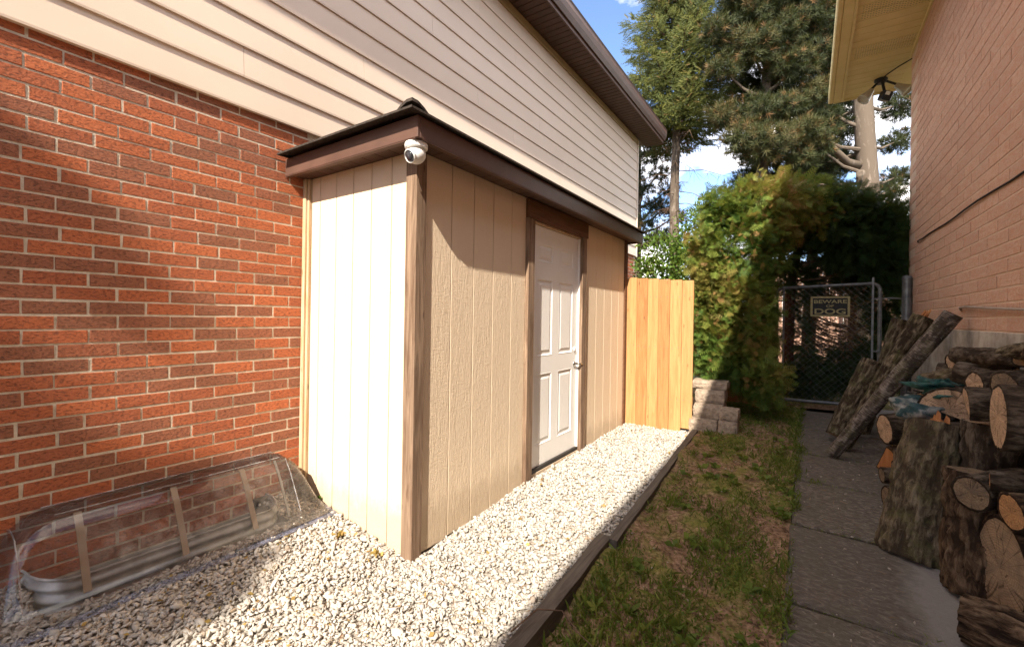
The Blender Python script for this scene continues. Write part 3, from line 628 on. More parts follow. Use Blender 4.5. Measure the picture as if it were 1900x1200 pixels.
for pts in ([(-2.86, y_, .480) for y_ in np.linspace(.52, 1.56, 8)], [cover_sec(0)[i][:1] + (.40,) + (cover_sec(0, .82)[i][1],) for i in range(6)], [(x_, 1.60, z_) for x_, z_ in cover_sec(0, .96)[2:6]], [(-2.995, y_, .486) for y_ in np.linspace(.50, 1.58, 8)]):
    wp(MB().tube(pts, .0028, 5), 'edge_highlight', M_edge_highlight, cv)  # added tubes that draw edge highlights on the folds
# ================================================================== neighbouring house
nh = empty('brick_house', (1.3, 2, 0), 'pinkish textured brick house with olive cream eaves beside the firewood', 'house')
def gp(mb, name, mat, p=nh, sub=None, **kw):
    o = mb.build(name, mat, None, **kw); o.parent = sub or p; o.location = -Vector(p.location) if sub is None else (0, 0, 0); return o
gp(MB().box((1.0535, -9.0, 1.30), (7.0, 7.492, 4.90)), 'wall', M_mortar_pink)
gp(MB().box((1.050, -9.02, -0.2), (7.0, 7.50, 1.372), .006), 'foundation', M_found)
BL, BH = 0.40, 0.0955
pm = MB().box((0, -BL / 2 + .005, -BH / 2 + .005), (.05, BL / 2 - .005, BH / 2 - .005), .0022)
pms = []
for k in range(4):
    b = MB(); b.f = pm.f; b.v = [(x + random.uniform(-.0015, .0012), y + random.uniform(-.003, .003), z + random.uniform(-.002, .002)) for x, y, z in pm.v]; pms.append(b.mesh('brick', M_pink))
slots = []
for r in range(37):
    zc = 1.372 + (r + .5) * BH
    for k in range(-26, 22):
        yc = 7.49 - (k + .5) * BL - (0 if r % 2 else BL / 2)
        if -8.8 < yc < 7.29: slots.append((yc, zc))
vis = sorted([s for s in slots if s[0] > 3.45 and s[1] < 4.85], key=lambda s: s[0] ** 2 + (s[1] - 1.42) ** 2)[:300]
vs = set(vis); mass = MB()
for yc, zc in slots:
    if (yc, zc) in vs:
        o = bpy.data.objects.new('brick', random.choice(pms)); link(o, nh); o.location = (1.050 - 1.3 + random.uniform(-.0015, .001), yc - 2, zc); o.rotation_euler = (random.uniform(-.004, .004), 0, random.uniform(-.004, .004))
    else:
        dx = random.uniform(-.0015, .001)
        mass.add([(1.05 + x + dx, y + yc, z + zc) for x, y, z in pm.v], pm.f)
for r in range(37):
    if r % 2 == 0: mass.add([(1.05 + x, 7.49 - BL / 4 + y * .5, z + 1.372 + (r + .5) * BH) for x, y, z in pm.v], pm.f)
gp(mass, 'brick_mass', M_pink_mass, kind='stuff')
ZS, YEND = 4.83, 8.45
y = YEND - .02
k = 0
while y > -9.2:
    y0 = y - .30; b = MB()
    for q in range(2): b.box((.405, y0 + q * .15 + .003, ZS), (1.05, y0 + q * .15 + .147, ZS + .012), .003)
    pn = gp(b, 'soffit_panel', M_fascia_y)
    if 4.2 < y0 < 7.1 and k % 3 == 1:
        h = MB()
        for i in range(24):
            for j in range(8):
                xx = .45 + i * .024; yy = y0 + .02 + j * .034 + (i % 2) * .008
                h.box((xx, yy, ZS - .0015), (xx + .014, yy + .004, ZS - .0003))
        gp(h, 'vent_slots', M_black, nh, pn, kind='stuff')
    y = y0; k += 1
gp(MB().box((.275, -9.2, ZS - .015), (.372, YEND, ZS + .02), .004), 'soffit_border', M_fascia_y)
gp(MB().box((.374, -9.2, ZS - .028), (.404, YEND, ZS + .02), .004), 'soffit_channel', M_fascia_y)
gp(MB().box((.213, -9.2, ZS - .02), (.273, YEND + .01, ZS + .17), .012), 'fascia', M_fascia_y)
gp(MB().box((.275, YEND + .001, ZS - .022), (7.0, YEND + .022, ZS + .10), .004), 'fascia', M_fascia_y)
gp(MB().box((.41, YEND - .018, ZS - .016), (1.05, YEND, ZS + .01), .003), 'soffit_channel', M_fascia_y)
gp(MB().box((1.05, 7.5, ZS), (7.0, YEND - .02, ZS + .02), .003), 'end_soffit', M_fascia_y)
gp(MB().box((1.03, -9.2, ZS - .025), (1.052, 7.5, ZS - .002), .002), 'wall_channel', M_fascia_y)
b = MB(); b.v = [(x, yy, z + dz) for dz in (0, .03) for yy in (-9.3, YEND + .05) for x, z in ((.226, 5.005), (7.0, 6.9))]
b.f = [(0, 2, 3, 1), (4, 5, 7, 6), (0, 1, 5, 4), (2, 6, 7, 3), (0, 4, 6, 2), (1, 3, 7, 5)]
gp(b, 'roof', M_roof)
# flood light under the eave
fl_ = empty('flood_light', (.80, 8.0, ZS), 'twin head security flood light hanging from the cream eave', 'light fixture')
MB().lathe([(.0, 0), (.075, 0), (.078, -.02), (.05, -.06), (.0, -.062)], (0, 0, 0), (0, 0, 1), 16).build('mount', M_black, fl_)
for (hx, hy, dx, dy) in ((-.13, -.02, -.55, -.3), (.20, -.02, .7, -.2)):
    ax = Vector((dx, dy, -.75)).normalized(); st0 = Vector((hx * .3, hy, -.05))
    a = MB().tube([st0, st0 + Vector((hx * .5, 0, -.07)), Vector((hx, hy, -.16))], .016, 8).build('arm', M_black, fl_)
    hdm = MB().lathe([(.0, -.06), (.035, -.055), (.045, 0), (.075, .10), (.078, .125), (.070, .125), (.066, .10), (.0, .095)], Vector((hx, hy, -.17)), ax, 18).build('lamp_head', M_bulb, fl_)
    MB().lathe([(.0, .110), (.065, .105), (.066, .10), (.0, .098)], Vector((hx, hy, -.17)), ax, 18).build('lens', M_bulb, hdm)
MB().tube([(.01, -.05, -.04), (.02, -.08, -.14), (.03, -.10, -.22)], .018, 8).build('arm', M_black, fl_)
sn = MB().box((-.06, -.07, -.07), (.06, .05, .05), .012).build('motion_sensor', M_black, fl_); sn.location = (.04, -.10, -.28); sn.rotation_euler = (.3, .25, .5)
MB().box((-.045, -.0725, -.005), (.01, -.0702, .04)).build('sticker', M_whitep, sn)
MB().tube([(.82, 7.93, ZS - .012), (.86, 7.82, ZS - .02), (.94, 7.66, ZS - .03), (1.02, 7.56, ZS - .03), (1.05, 7.47, ZS - .05)], .008, 6).build('cable', M_cable, label='short black cable curving along the cream eave to the flood light', category='cable')
MB().tube([(1.045, 6.86, 2.35), (1.036, 6.84, 2.37), (1.04, 6.6, 2.362)] + [(1.040 + .004 * math.sin(i), 6.6 - i * .32, 2.362 - .004 * i + .008 * math.sin(i * 1.3)) for i in range(1, 14)], .007, 6).build('cable', M_cable, label='thin dark cable stapled across the pinkish brick wall', category='cable')
MB().tube([(1.05, 5.12, 1.535), (1.03, 5.05, 1.555), (1.03, 4.9, 1.557)] + [(1.03, 4.9 - i * .4, 1.555 - i * .016) for i in range(1, 8)], .009, 6).build('conduit', M_conduit, label='pale conduit running low along the pinkish brick wall above the firewood', category='conduit')

# ================================================================== cedar fence, blocks, edging
fn = empty('wooden_fence', (-1.5, 5.33, .1), 'new orange cedar board fence joining the end of the shed', 'fence')
fx = [-1.868, -1.742, -1.612, -1.482, -1.350, -1.215, -1.088]
for i, (a, b_) in enumerate(zip(fx[:-1], fx[1:])):
    zb = [.085, .075, .08, .085, .115, .17][i]; zt = 1.925 - .011 * i
    yy = 5.33 + random.uniform(-.004, .004); p = MB().box((a + .0015, yy, zb), (b_ - .0015, yy + .017, zt), .002); o = p.build('fence_board', (M_cedar_l, M_cedar, M_cedar_l, M_cedar, M_cedar_l, M_cedar_l)[i], None); o.parent = fn; o.location = -Vector(fn.location)
nail = MB().lathe([(.0, 0), (.0045, 0), (.0045, .0022), (.0, .003)], (0, 0, 0), (0, -1, 0), 8).mesh('nail', M_pipe)
for o in [c for c in col.objects if c.parent == fn]:
    bx0 = min(v.co.x for v in o.data.vertices); bx1 = max(v.co.x for v in o.data.vertices); by = min(v.co.y for v in o.data.vertices)
    for zz_ in (.49, 1.09, 1.69):
        for fx_ in (.22, .78):
            q = bpy.data.objects.new('nail', nail); link(q, o); q.location = (bx0 + (bx1 - bx0) * fx_ + random.uniform(-.004, .004), by, zz_ + random.uniform(-.01, .01))
for zz_ in (.45, 1.05, 1.65):
    o = MB().box((-1.87, 5.352, zz_), (-1.09, 5.39, zz_ + .085), .003).build('rail', M_cedar, None); o.parent = fn; o.location = -Vector(fn.location)
f2 = empty('wooden_fence', (-1.1, 6.1, .3), 'darker reddish board fence half hidden behind the cedar bush', 'fence')
for i in range(5):
    a = -1.42 + i * .135; o = MB().box((a + .0015, 6.75, .62), (a + .1335, 6.767, 1.98 - .01 * i), .002).build('fence_board', M_cedar_b, None); o.parent = f2; o.location = -Vector(f2.location)
for zz_ in (.62, 1.7):
    o = MB().box((-1.3, 6.769, zz_), (-.6, 6.805, zz_ + .085), .003).build('rail', M_cedar_b, None); o.parent = f2; o.location = -Vector(f2.location)
o = MB().box((-.62, 6.77, .15), (-.53, 6.86, 1.98), .004).build('post', M_cedar_b, None); o.parent = f2; o.location = -Vector(f2.location)
o = MB().box((-1.27, 6.768, .30), (-.62, 6.80, .615), .004).build('kickboard', M_cedar_b, None); o.parent = f2; o.location = -Vector(f2.location)
f3 = empty('wooden_fence', (.3, 15.2, .2), 'far pinkish board fence standing in for the sunlit glow seen through the gate', 'fence')  # added fence: pink boards stand in for a backlit glow
for i in range(26):
    a = -1.6 + i * .16; o = MB().box((a + .002, 15.2, .15), (a + .158, 15.22, 3.1 + .02 * math.sin(i * 3.3)), .003).build('fence_board', M_oldfence, None); o.parent = f3; o.location = -Vector(f3.location)
for zz_ in (.6, 2.6):
    o = MB().box((-1.6, 15.222, zz_), (2.56, 15.26, zz_ + .09), .003).build('rail', M_oldfence, None); o.parent = f3; o.location = -Vector(f3.location)
def rough_block(a, b, n=(7, 4, 4), amp=.010):
    """split-face block: a box of small faces, its faces uneven and its corners worn"""
    (x0, y0, z0), (x1, y1, z1) = a, b; idx = {}; m = MB(); nx_, ny_, nz_ = n
    def vid(i, j, k):
        if (i, j, k) not in idx:
            p = Vector((x0 + (x1 - x0) * i / nx_, y0 + (y1 - y0) * j / ny_, z0 + (z1 - z0) * k / nz_)); ed = sum((i in (0, nx_), j in (0, ny_), k in (0, nz_)))
            c = Vector(((x0 + x1) / 2, (y0 + y1) / 2, (z0 + z1) / 2)); p += (c - p).normalized() * (.010 * (ed - 1)) + Vector([random.uniform(-amp, amp) * .32 for _ in range(3)])
            idx[i, j, k] = len(m.v); m.v.append(tuple(p))
        return idx[i, j, k]
    for i in range(nx_):
        for j in range(ny_):
            for k, fl in ((0, 1), (nz_, 0)): q = (vid(i, j, k), vid(i + 1, j, k), vid(i + 1, j + 1, k), vid(i, j + 1, k)); m.f.append(q[::-1] if fl else q)
    for i in range(nx_):
        for k in range(nz_):
            for j, fl in ((0, 0), (ny_, 1)): q = (vid(i, j, k), vid(i + 1, j, k), vid(i + 1, j, k + 1), vid(i, j, k + 1)); m.f.append(q[::-1] if fl else q)
    for j in range(ny_):
        for k in range(nz_):
            for i, fl in ((0, 1), (nx_, 0)): q = (vid(i, j, k), vid(i, j + 1, k), vid(i, j + 1, k + 1), vid(i, j, k + 1)); m.f.append(q[::-1] if fl else q)
    return m
for (a, b_, lab) in (((-1.125, 5.32, .10), (-.822, 5.62, .305), 'pale concrete block at the foot of the cedar fence end, lowest of its stack'),
                     ((-1.095, 5.40, .307), (-.775, 5.72, .462), 'concrete block second from the bottom beside the cedar fence end'),
                     ((-1.10, 5.50, .464), (-.775, 5.80, .610), 'concrete block third from the bottom beside the cedar fence end'),
                     ((-1.15, 5.58, .612), (-.76, 5.88, .705), 'thin concrete block on top of the stack beside the cedar fence end'),
                     ((-.815, 5.28, .10), (-.615, 5.50, .325), 'lower block of the short shaded stack beside the retaining blocks'),
                     ((-.805, 5.31, .327), (-.610, 5.52, .450), 'upper block of the short shaded stack beside the retaining blocks')):
    rough_block(a, b_).build('concrete_block', M_block, label=lab, category='block', group='split-face blocks by the fence')
def plank(pts, w0, name, lab):
    m = MB()
    for i, (x, y, zt) in enumerate(pts):
        for dx, dz in ((-w0, -.09), (w0, -.09), (w0 * .95, 0), (-w0 * .95, .002)):
            m.v.append((x + dx + random.uniform(-.004, .004), y, zt + dz + random.uniform(-.003, .003)))
    n = len(pts); m.f = [(i * 4 + k, i * 4 + (k + 1) % 4, i * 4 + 4 + (k + 1) % 4, i * 4 + 4 + k) for i in range(n - 1) for k in range(4)] + [(3, 2, 1, 0), tuple((n - 1) * 4 + k for k in range(4))]
    return m.build(name, M_edge, label=lab, category='edging', group='timber edging boards')
plank([(-.938 - .006 * i, .40 + i * .157, .06 + .002 * i) for i in range(15)], .040, 'edging_board', 'weathered grey timber edging between gravel and lawn, wider piece with the raised end')
plank([(-.962 - .0046 * i, 2.56 + i * .16, .092 + .0058 * i) for i in range(18)], .030, 'edging_board', 'weathered grey timber edging between gravel and lawn, narrower piece running to the blocks')

# ================================================================== chain link gate
gt = empty('chain_link_gate', (.2, 7.2, .3), 'grey chain link gate with rounded pipe frame at the end of the path', 'gate')
def tp(mb, name, mat, p=gt, **kw): o = mb.build(name, mat, None, **kw); o.parent = p; o.location = -Vector(p.location); return o
def arc(cx, cz, r, a0, a1, n=7): return [(cx + r * math.cos(R(a0 + (a1 - a0) * i / (n - 1))), 7.2, cz + r * math.sin(R(a0 + (a1 - a0) * i / (n - 1)))) for i in range(n)]
fr = [(-.37, 7.2, .44)] + [(-.37, 7.2, 1.76)] + arc(-.29, 1.80, .08, 180, 90)[1:] + [(.2, 7.2, 1.90)] + arc(.66, 1.83, .085, 90, 0) + [(.745, 7.2, 1.0), (.745, 7.2, .44)] + arc(.66, .44, .085, 0, -90)[1:] + [(.2, 7.2, .352)] + arc(-.29, .42, .08, 270, 180)
tp(MB().tube(fr, .022, 10), 'frame', M_pipe, smooth=True)
for x_ in (-.285, .672): tp(MB().box((x_ - .012, 7.165, .36), (x_ + .012, 7.172, 1.99 if x_ > 0 else 1.90), .001), 'tension_bar', M_pipe)
for x_, zs_ in ((-.37, (.62, 1.70)), (.745, (.62, 1.06, 1.72))):
    for z_ in zs_:
        tp(MB().lathe([(.027, -.014), (.030, -.012), (.030, .012), (.027, .014)], (x_, 7.2, z_), (0, 0, 1), 10), 'hinge_band', M_pipe)
        tp(MB().box((min(x_, .672 if x_ > 0 else -.285), 7.160, z_ - .009), (max(x_, .672 if x_ > 0 else -.285), 7.166, z_ + .009), .001), 'brace_band', M_pipe)
ch = MB(); s_ = .056
for sgn in (1, -1):
    k = -1.6
    while k < 2.8:
        pts = []
        for i in range(60):
            z_ = .38 + i * (1.90 - .38) / 59; x_ = k + sgn * (z_ - 1.1) * 1.0
            if -.28 <= x_ <= .67: pts.append((x_, 7.175 + .004 * sgn, z_))
        if len(pts) > 1: ch.tube([pts[0], pts[-1]], .0012, 3, False)
        k += s_ * 1.414
tp(ch, 'chain_mesh', M_pipe, kind='stuff')
gpst = empty('gate_post', (1.0, 7.2, .22), 'thick grey pipe gate post beside the pinkish brick corner', 'post', 'gate posts')
MB().tube([(0, 0, -.1), (0, 0, 1.74)], .048, 16).build('pipe', M_pipe, gpst, smooth=False)
MB().lathe([(.051, 0), (.052, .02), (.04, .045), (.0, .055)], (0, 0, 1.735), (0, 0, 1), 16).build('cap', M_pipe, gpst)
MB().tube([(-.045, 0, 1.50), (-.14, .0, 1.51), (-.255, -.0, 1.50)], .010, 6).build('latch', M_pipe, gpst)
g2 = empty('gate_post', (-.475, 7.22, .22), 'grey pipe gate post tangled in the cedar bush', 'post', 'gate posts')
MB().tube([(0, 0, -.1), (0, 0, 1.70)], .035, 12).build('pipe', M_pipe, g2)
MB().lathe([(.038, 0), (.039, .02), (.03, .04), (.0, .048)], (0, 0, 1.695), (0, 0, 1), 12).build('cap', M_pipe, g2)
sg = empty('warning_sign', (.232, 7.150, 1.49), 'weathered black and yellow warning sign about the dog hung on the gate', 'sign')
MB().box((-.212, -.006, 0), (.212, 0.004, .265), .003).build('border', M_sign_y, sg)
MB().box((-.186, -.0085, .022), (.186, -.0065, .243), .0008).build('panel', M_sign_k, sg)
for txt, zz_, sx, sy in (('BEWARE', .176, .092, .064), ('OF', .124, .066, .044), ('DOG', .036, .150, .098)):
    c = bpy.data.curves.new('lettering', 'FONT'); c.body = txt; c.align_x = 'CENTER'; c.size = 1.0; c.extrude = .012; c.offset = .02; c.materials.append(M_sign_y)
    to = bpy.data.objects.new('lettering', c); link(to); bpy.context.view_layer.update()
    me = bpy.data.meshes.new_from_object(to.evaluated_get(bpy.context.evaluated_depsgraph_get())); bpy.data.objects.remove(to)
    o = bpy.data.objects.new('lettering', me); link(o, sg); o.location = (0, -.0095, zz_); o.rotation_euler = (R(90), 0, 0); o.scale = (sx, sy, .1)

# ================================================================== firewood
def mat_axis(p0, p1):
    z = (Vector(p1) - Vector(p0)); L = z.length; z.normalize(); u = z.cross(Vector((0, 0, 1)) if abs(z.z) < .95 else Vector((0, 1, 0))).normalized(); v = z.cross(u)
    m = Matrix((u, v, z)).transposed().to_4x4(); m.translation = Vector(p0); return m, L
def lattice(nt_, nz_, th, zz):
    """value noise on a cylinder: nt_ cells round (periodic), nz_ cells along; th and zz in 0..1"""
    g = rng.uniform(-1, 1, (nz_ + 2, nt_)); a = th * nt_; b = zz * nz_; i = np.floor(a).astype(int); j = np.floor(b).astype(int); fa = a - i; fb = b - j; fa = fa * fa * (3 - 2 * fa); fb = fb * fb * (3 - 2 * fb)
    q = lambda jj, ii: g[np.clip(jj, 0, nz_ + 1), ii % nt_]
    return (q(j, i) * (1 - fa) + q(j, i + 1) * fa) * (1 - fb) + (q(j + 1, i) * (1 - fa) + q(j + 1, i + 1) * fa) * fb
def log(lab, p0, p1, r0, r1, bark=None, cut=None, shape='round', asp=1.0, ridge=.05, turn=0.0, name='firewood_log', bend=0.0, nmat=None):
    bark = bark or M_bark; cut = cut or M_cut
    m, L = mat_axis(p0, p1); t = empty(name, (0, 0, 0), lab, 'log', 'firewood piled by the neighbouring wall'); t.matrix_world = m
    n = 72 if max(r0, r1) > .09 else 54; mm = max(10, int(L / .018))
    th, sz_ = np.meshgrid(np.arange(n) / n, np.linspace(0, 1, mm + 1)); rm = (r0 + r1) / 2
    cells = max(9, int(2 * math.pi * rm / .034)); nzc = max(3, int(L / .11))
    warp = th + .02 * lattice(5, max(2, int(L / .15)), th, sz_)
    fur = 1 - np.abs(lattice(cells, nzc, warp, sz_)) * 1.5 ; fin = lattice(cells * 2, nzc * 3, warp, sz_); big = lattice(4, max(2, int(L / .3)), th, sz_)
    hgt = (fur * .62 + fin * .38); R_ = (r0 + (r1 - r0) * sz_) * (1 + .055 * big) + ridge * .17 * (hgt - .45)
    x = R_ * np.cos(2 * math.pi * th); y = R_ * np.sin(2 * math.pi * th) * asp; flat = np.zeros_like(x, bool)
    if shape != 'round':
        c_, s_ = math.cos(turn), math.sin(turn); d_ = x * c_ + y * s_; lim = .10 * r0 + .10 * r0 * lattice(6, 4, th, sz_) * .4; ov = np.maximum(0, d_ - lim); flat = ov > 0; x, y = x - ov * c_, y - ov * s_
    V3 = np.stack([x + bend * np.sin(sz_ * math.pi), y, sz_ * L], -1); V = V3.reshape(-1, 3)
    j, i = np.meshgrid(np.arange(mm), np.arange(n), indexing='ij'); i1_ = (i + 1) % n
    F = np.stack([j * n + i, j * n + i1_, (j + 1) * n + i1_, (j + 1) * n + i], -1).reshape(-1, 4); tint = hgt.ravel()
    dd = flat.ravel()[F].all(1)
    rims_v, rims_f, rims_t, k0 = [V], [F[~dd]], [tint], len(V)
    for row, rev in ((0, True), (mm, False)):                        # the bark's own thickness shows round each sawn end
        ri = V3[row]; c = ri.mean(0); q = c + (ri - c) * (1 - .012 / rm); rims_v.append(q); rims_t.append(tint[row * n:row * n + n] * .5 - .6)
        ii = np.arange(n); ff = np.stack([row * n + ii, row * n + (ii + 1) % n, k0 + (ii + 1) % n, k0 + ii], -1); rims_f.append(ff[:, ::-1] if rev else ff); k0 += n
        q2 = q.copy(); inner = c + (q - c) * .5; inner[:, 2] += rng.uniform(-.002, .002, n); VV = np.concatenate([q2, inner, c[None]]); FF = []
        for k in range(n):
            k1 = (k + 1) % n; w3 = [(k, k1, n + k1), (k, n + k1, n + k), (n + k, n + k1, 2 * n)]; FF += [e_[::-1] if rev else e_ for e_ in w3]
        np_mesh('cut_face', VV, np.array(FF), cut, parent=t)
    np_mesh('bark', np.concatenate(rims_v), np.concatenate(rims_f), bark, np.concatenate(rims_t), parent=t, smooth=True)
    if dd.any(): np_mesh('split_face', V, F[dd], nmat or M_split, parent=t)
    t['length_m'] = round(L, 3); return t
WX = 1.05
def splinters(t, mat, r, L, z0, n=9, h=.12):
    for i in range(n):
        a = random.uniform(0, 6.28); rr = random.uniform(.1, .7) * r; x, y = rr * math.cos(a), rr * math.sin(a); hh = random.uniform(.3, 1) * h; w_ = random.uniform(.012, .03)
        MB().add([(x - w_, y - w_ * .5, z0 - .02), (x + w_, y - w_ * .4, z0 - .02), (x + w_ * .6, y + w_ * .5, z0 - .02), (x - w_ * .6, y + w_ * .5, z0 - .02), (x - w_ * .3, y, z0 + hh), (x + w_ * .3, y + w_ * .2, z0 + hh * .85)], [(0, 1, 5, 4), (1, 2, 5), (2, 3, 4, 5), (3, 0, 4), (3, 2, 1, 0)]).build('splinter', mat, t)
# leaning lengths
log('long slim grey-barked pole leaning from the path slabs up to the wall', (.20, 5.06, .20), (.955, 4.86, 1.50), .055, .066, M_bark_sm, M_cut_g, ridge=.02, bend=.02)
tB = log('long lichen-spotted log with a splintered orange tip leaning beside the grey pole', (.30, 5.36, .22), (.865, 5.42, 1.48), .064, .084, M_bark_moss, M_cut_o, ridge=.04)
splinters(tB, M_split, .09, 1, 1.37, 6, .12)
log('short stout log with a flat sawn top leaning in front of the gate', (.235, 5.62, .26), (.545, 5.86, 1.02), .080, .092, M_bark_moss, M_cut, ridge=.04)
log('mossy log standing upright against the gate behind the splintered one', (.50, 6.10, .20), (.80, 6.15, 1.46), .062, .072, M_bark_moss, M_cut_g, ridge=.04)
tM = log('big deeply furrowed stump leaning on the pile with a torn splintered top', (.52, 3.45, .045), (.655, 3.70, .80), .165, .145, M_bark_moss, M_split, ridge=.15)
splinters(tM, M_split, .13, 1, .77, 5, .14)
# base of the pile
base = [(3.15, .20, 'bottom log beneath the large oval-faced log'), (3.72, .19, 'bottom log hidden behind the big furrowed stump'), (4.02, .20, 'bottom log behind the stump, beneath the grey sawn rounds'), (4.38, .17, 'bottom log with an orange rim, beside the base of the stump'), (4.75, .17, 'bottom log under the coarse split bark block'), (5.02, .15, 'bottom log near the foot of the grey pole')]
for i, (yy, rr, lab) in enumerate(base):
    xx = [.78, .70, .62, .55, .60, .62][i]; rr *= .72; zz_ = float(zlawn(yy)) - .005 + rr
    log(lab, (xx, yy, zz_), (1.03, yy + random.uniform(-.05, .05), zz_), rr, rr * .95, [M_bark, M_bark_thick, M_bark][i % 3], [M_cut_g, M_cut, M_cut_o][i % 3], ridge=.05)
mid = [(3.60, .42, .13, .72, M_bark, M_cut_g, 'second-layer log behind the furrowed stump'), (3.92, .44, .13, .66, M_bark_thick, M_cut, 'second-layer log showing behind the stump top'),
       (4.22, .41, .10, .53, M_bark, M_cut_g, 'brownish sawn round showing left of the stump, uppermost of three'), (4.50, .40, .12, .60, M_bark, M_cut, 'second-layer log under the furrowed bark log'),
       (4.82, .40, .12, .62, M_bark, M_cut, 'second-layer log close to the grey pole'), (3.84, .68, .13, .74, M_bark, M_cut, 'third-layer log under the printed sack'),
       (4.14, .68, .13, .70, M_bark, M_cut_g, 'third-layer log under the teal netting'), (4.45, .66, .13, .68, M_bark_moss, M_cut, 'third-layer log behind the furrowed bark log'),
       (4.75, .64, .12, .72, M_bark, M_cut_g, 'third-layer log between sack and grey pole'), (4.02, .90, .11, .80, M_bark, M_cut, 'fourth-layer log below the round orange face'),
       (4.36, .90, .11, .80, M_bark_moss, M_cut, 'fourth-layer log below the mossy forked branch'), (4.66, .86, .11, .80, M_bark, M_cut_g, 'fourth-layer log below the sawn round by the pole')]
for yy, zz_, rr, xx, bk, ct, lab in mid: log(lab, (xx, yy, zz_), (1.03, yy + random.uniform(-.06, .06), zz_ + random.uniform(-.01, .02)), rr, rr * .95, bk, ct, ridge=.05)
log('small sawn round low down left of the furrowed stump', (.47, 4.02, .20), (.78, 4.12, .21), .085, .08, M_bark, M_cut_g, ridge=.03)
log('dark barked stick end between the two sawn rounds left of the stump', (.46, 4.20, .31), (.80, 4.28, .33), .06, .06, M_bark, M_cut_g, ridge=.03)
log('furrowed bark log lying crosswise beside the grey pole', (.50, 4.44, .60), (.86, 4.56, .63), .118, .112, M_bark, M_cut, ridge=.06)
log('coarse split block with dark bark below the crosswise log', (.50, 4.52, .36), (.75, 4.72, .38), .115, .11, M_bark_thick, M_split, 'half', 1.0, .05, 3.6)
extra = [((.60, 3.92, .58), .075, M_cut, 'pale round end just above the stump shoulder'), ((.57, 4.13, .50), .070, M_cut_o, 'small orange round end behind the stump'), ((.70, 4.42, .84), .08, M_cut, 'pale round end below the netting'), ((.72, 4.62, .78), .075, M_cut_o, 'orange round end close behind the grey pole'),
         ((.80, 3.62, 1.08), .07, M_cut, 'slim round end left of the large pale face'), ((.84, 3.30, 1.10), .085, M_cut_g, 'grey round end behind the large pale face'), ((.90, 3.10, 1.27), .065, M_cut, 'small round end on top of the large log'), ((.88, 4.50, 1.14), .06, M_cut, 'thin round end below the wall conduit')]
for (x, y, z), rr, ct, lab in extra: log(lab, (x, y, z), (min(1.03, x + .34), y + .10, z + .015), rr, rr * .97, random.choice((M_bark, M_bark_thick)), ct, ridge=.05)
# upper pieces
log('pale half-round split log with a broad grey-stained face beside the splintered stump', (.745, 3.86, .86), (.86, 4.16, .87), .155, .15, M_bark, M_cut, 'half', 1.0, .03, 1.9, nmat=M_cut)
log('thick rugged upright log with dark bark behind the grey round face', (.74, 3.16, .07), (.76, 3.22, .66), .155, .15, M_bark_thick, M_cut_g, ridge=.2)
log('upright log chunk with a bark scar under the large pale face', (.86, 3.50, .10), (.87, 3.54, .87), .145, .14, M_bark, M_cut, ridge=.14)
log('very large log with a tall oval weathered face at the front of the pile', (.745, 2.95, .30), (1.03, 3.05, .30), .150, .150, M_bark_thick, M_cut_w, 'round', 1.55, .03)
log('small grey sawn round above the tall oval face', (.665, 3.02, .60), (.93, 3.30, .62), .085, .085, M_bark, M_cut_g, ridge=.03)
log('narrow log with a bright yellow sawn end', (.705, 2.93, .70), (1.04, 2.86, .71), .047, .05, M_bark, M_cut_o, ridge=.04)
log('orange-ended log lying slantwise over the oval face', (.745, 2.82, .60), (1.04, 2.90, .63), .085, .085, M_bark_thick, M_cut_o, ridge=.04)
log('large log with a tall pale sawn face on top of the upright chunk', (.715, 2.88, 1.01), (1.04, 2.865, 1.01), .148, .145, M_bark, M_cut, ridge=.05)
log('grey weathered log half hidden below the large pale face', (.80, 2.66, .80), (1.04, 2.72, .80), .12, .12, M_bark, M_cut_g, ridge=.04)
log('split wedge with a pale pointed face resting on the upright chunk', (.735, 3.46, .965), (1.03, 3.44, .985), .105, .10, M_bark, M_cut, 'half', 1.0, .04, 2.2)
log('round orange sawn face above the teal netting', (.83, 4.05, 1.105), (1.03, 3.86, 1.09), .075, .08, M_bark, M_cut_o, ridge=.03)
tH = log('torn orange heartwood piece behind the round orange face', (.90, 3.78, 1.06), (1.03, 3.50, 1.08), .115, .115, M_split, M_split, 'half', 1.0, .09, -2.2)
log('dark forked branch log lying on top of the pile', (.87, 4.28, 1.20), (.985, 3.60, 1.235), .062, .055, M_bark, M_cut_o, ridge=.05, bend=.015)
log('short branch stub crossing the top of the pile', (.95, 3.72, 1.25), (1.0, 3.45, 1.30), .045, .045, M_bark_moss, M_cut, ridge=.04)
log('round sawn log on the pile behind the grey pole', (.86, 4.72, 1.03), (1.04, 4.62, 1.05), .085, .085, M_bark, M_cut_o, ridge=.03)
log('mossy yellowish log lying under the round sawn log', (.80, 4.80, .95), (1.0, 4.28, 1.08), .075, .085, M_bark_moss, M_cut_g, ridge=.05)
log('log by itself on the pale concrete with thick dark bark', (.575, 2.70, .155), (1.04, 2.50, .150), .10, .105, M_bark_thick, M_cut_g, ridge=.17)
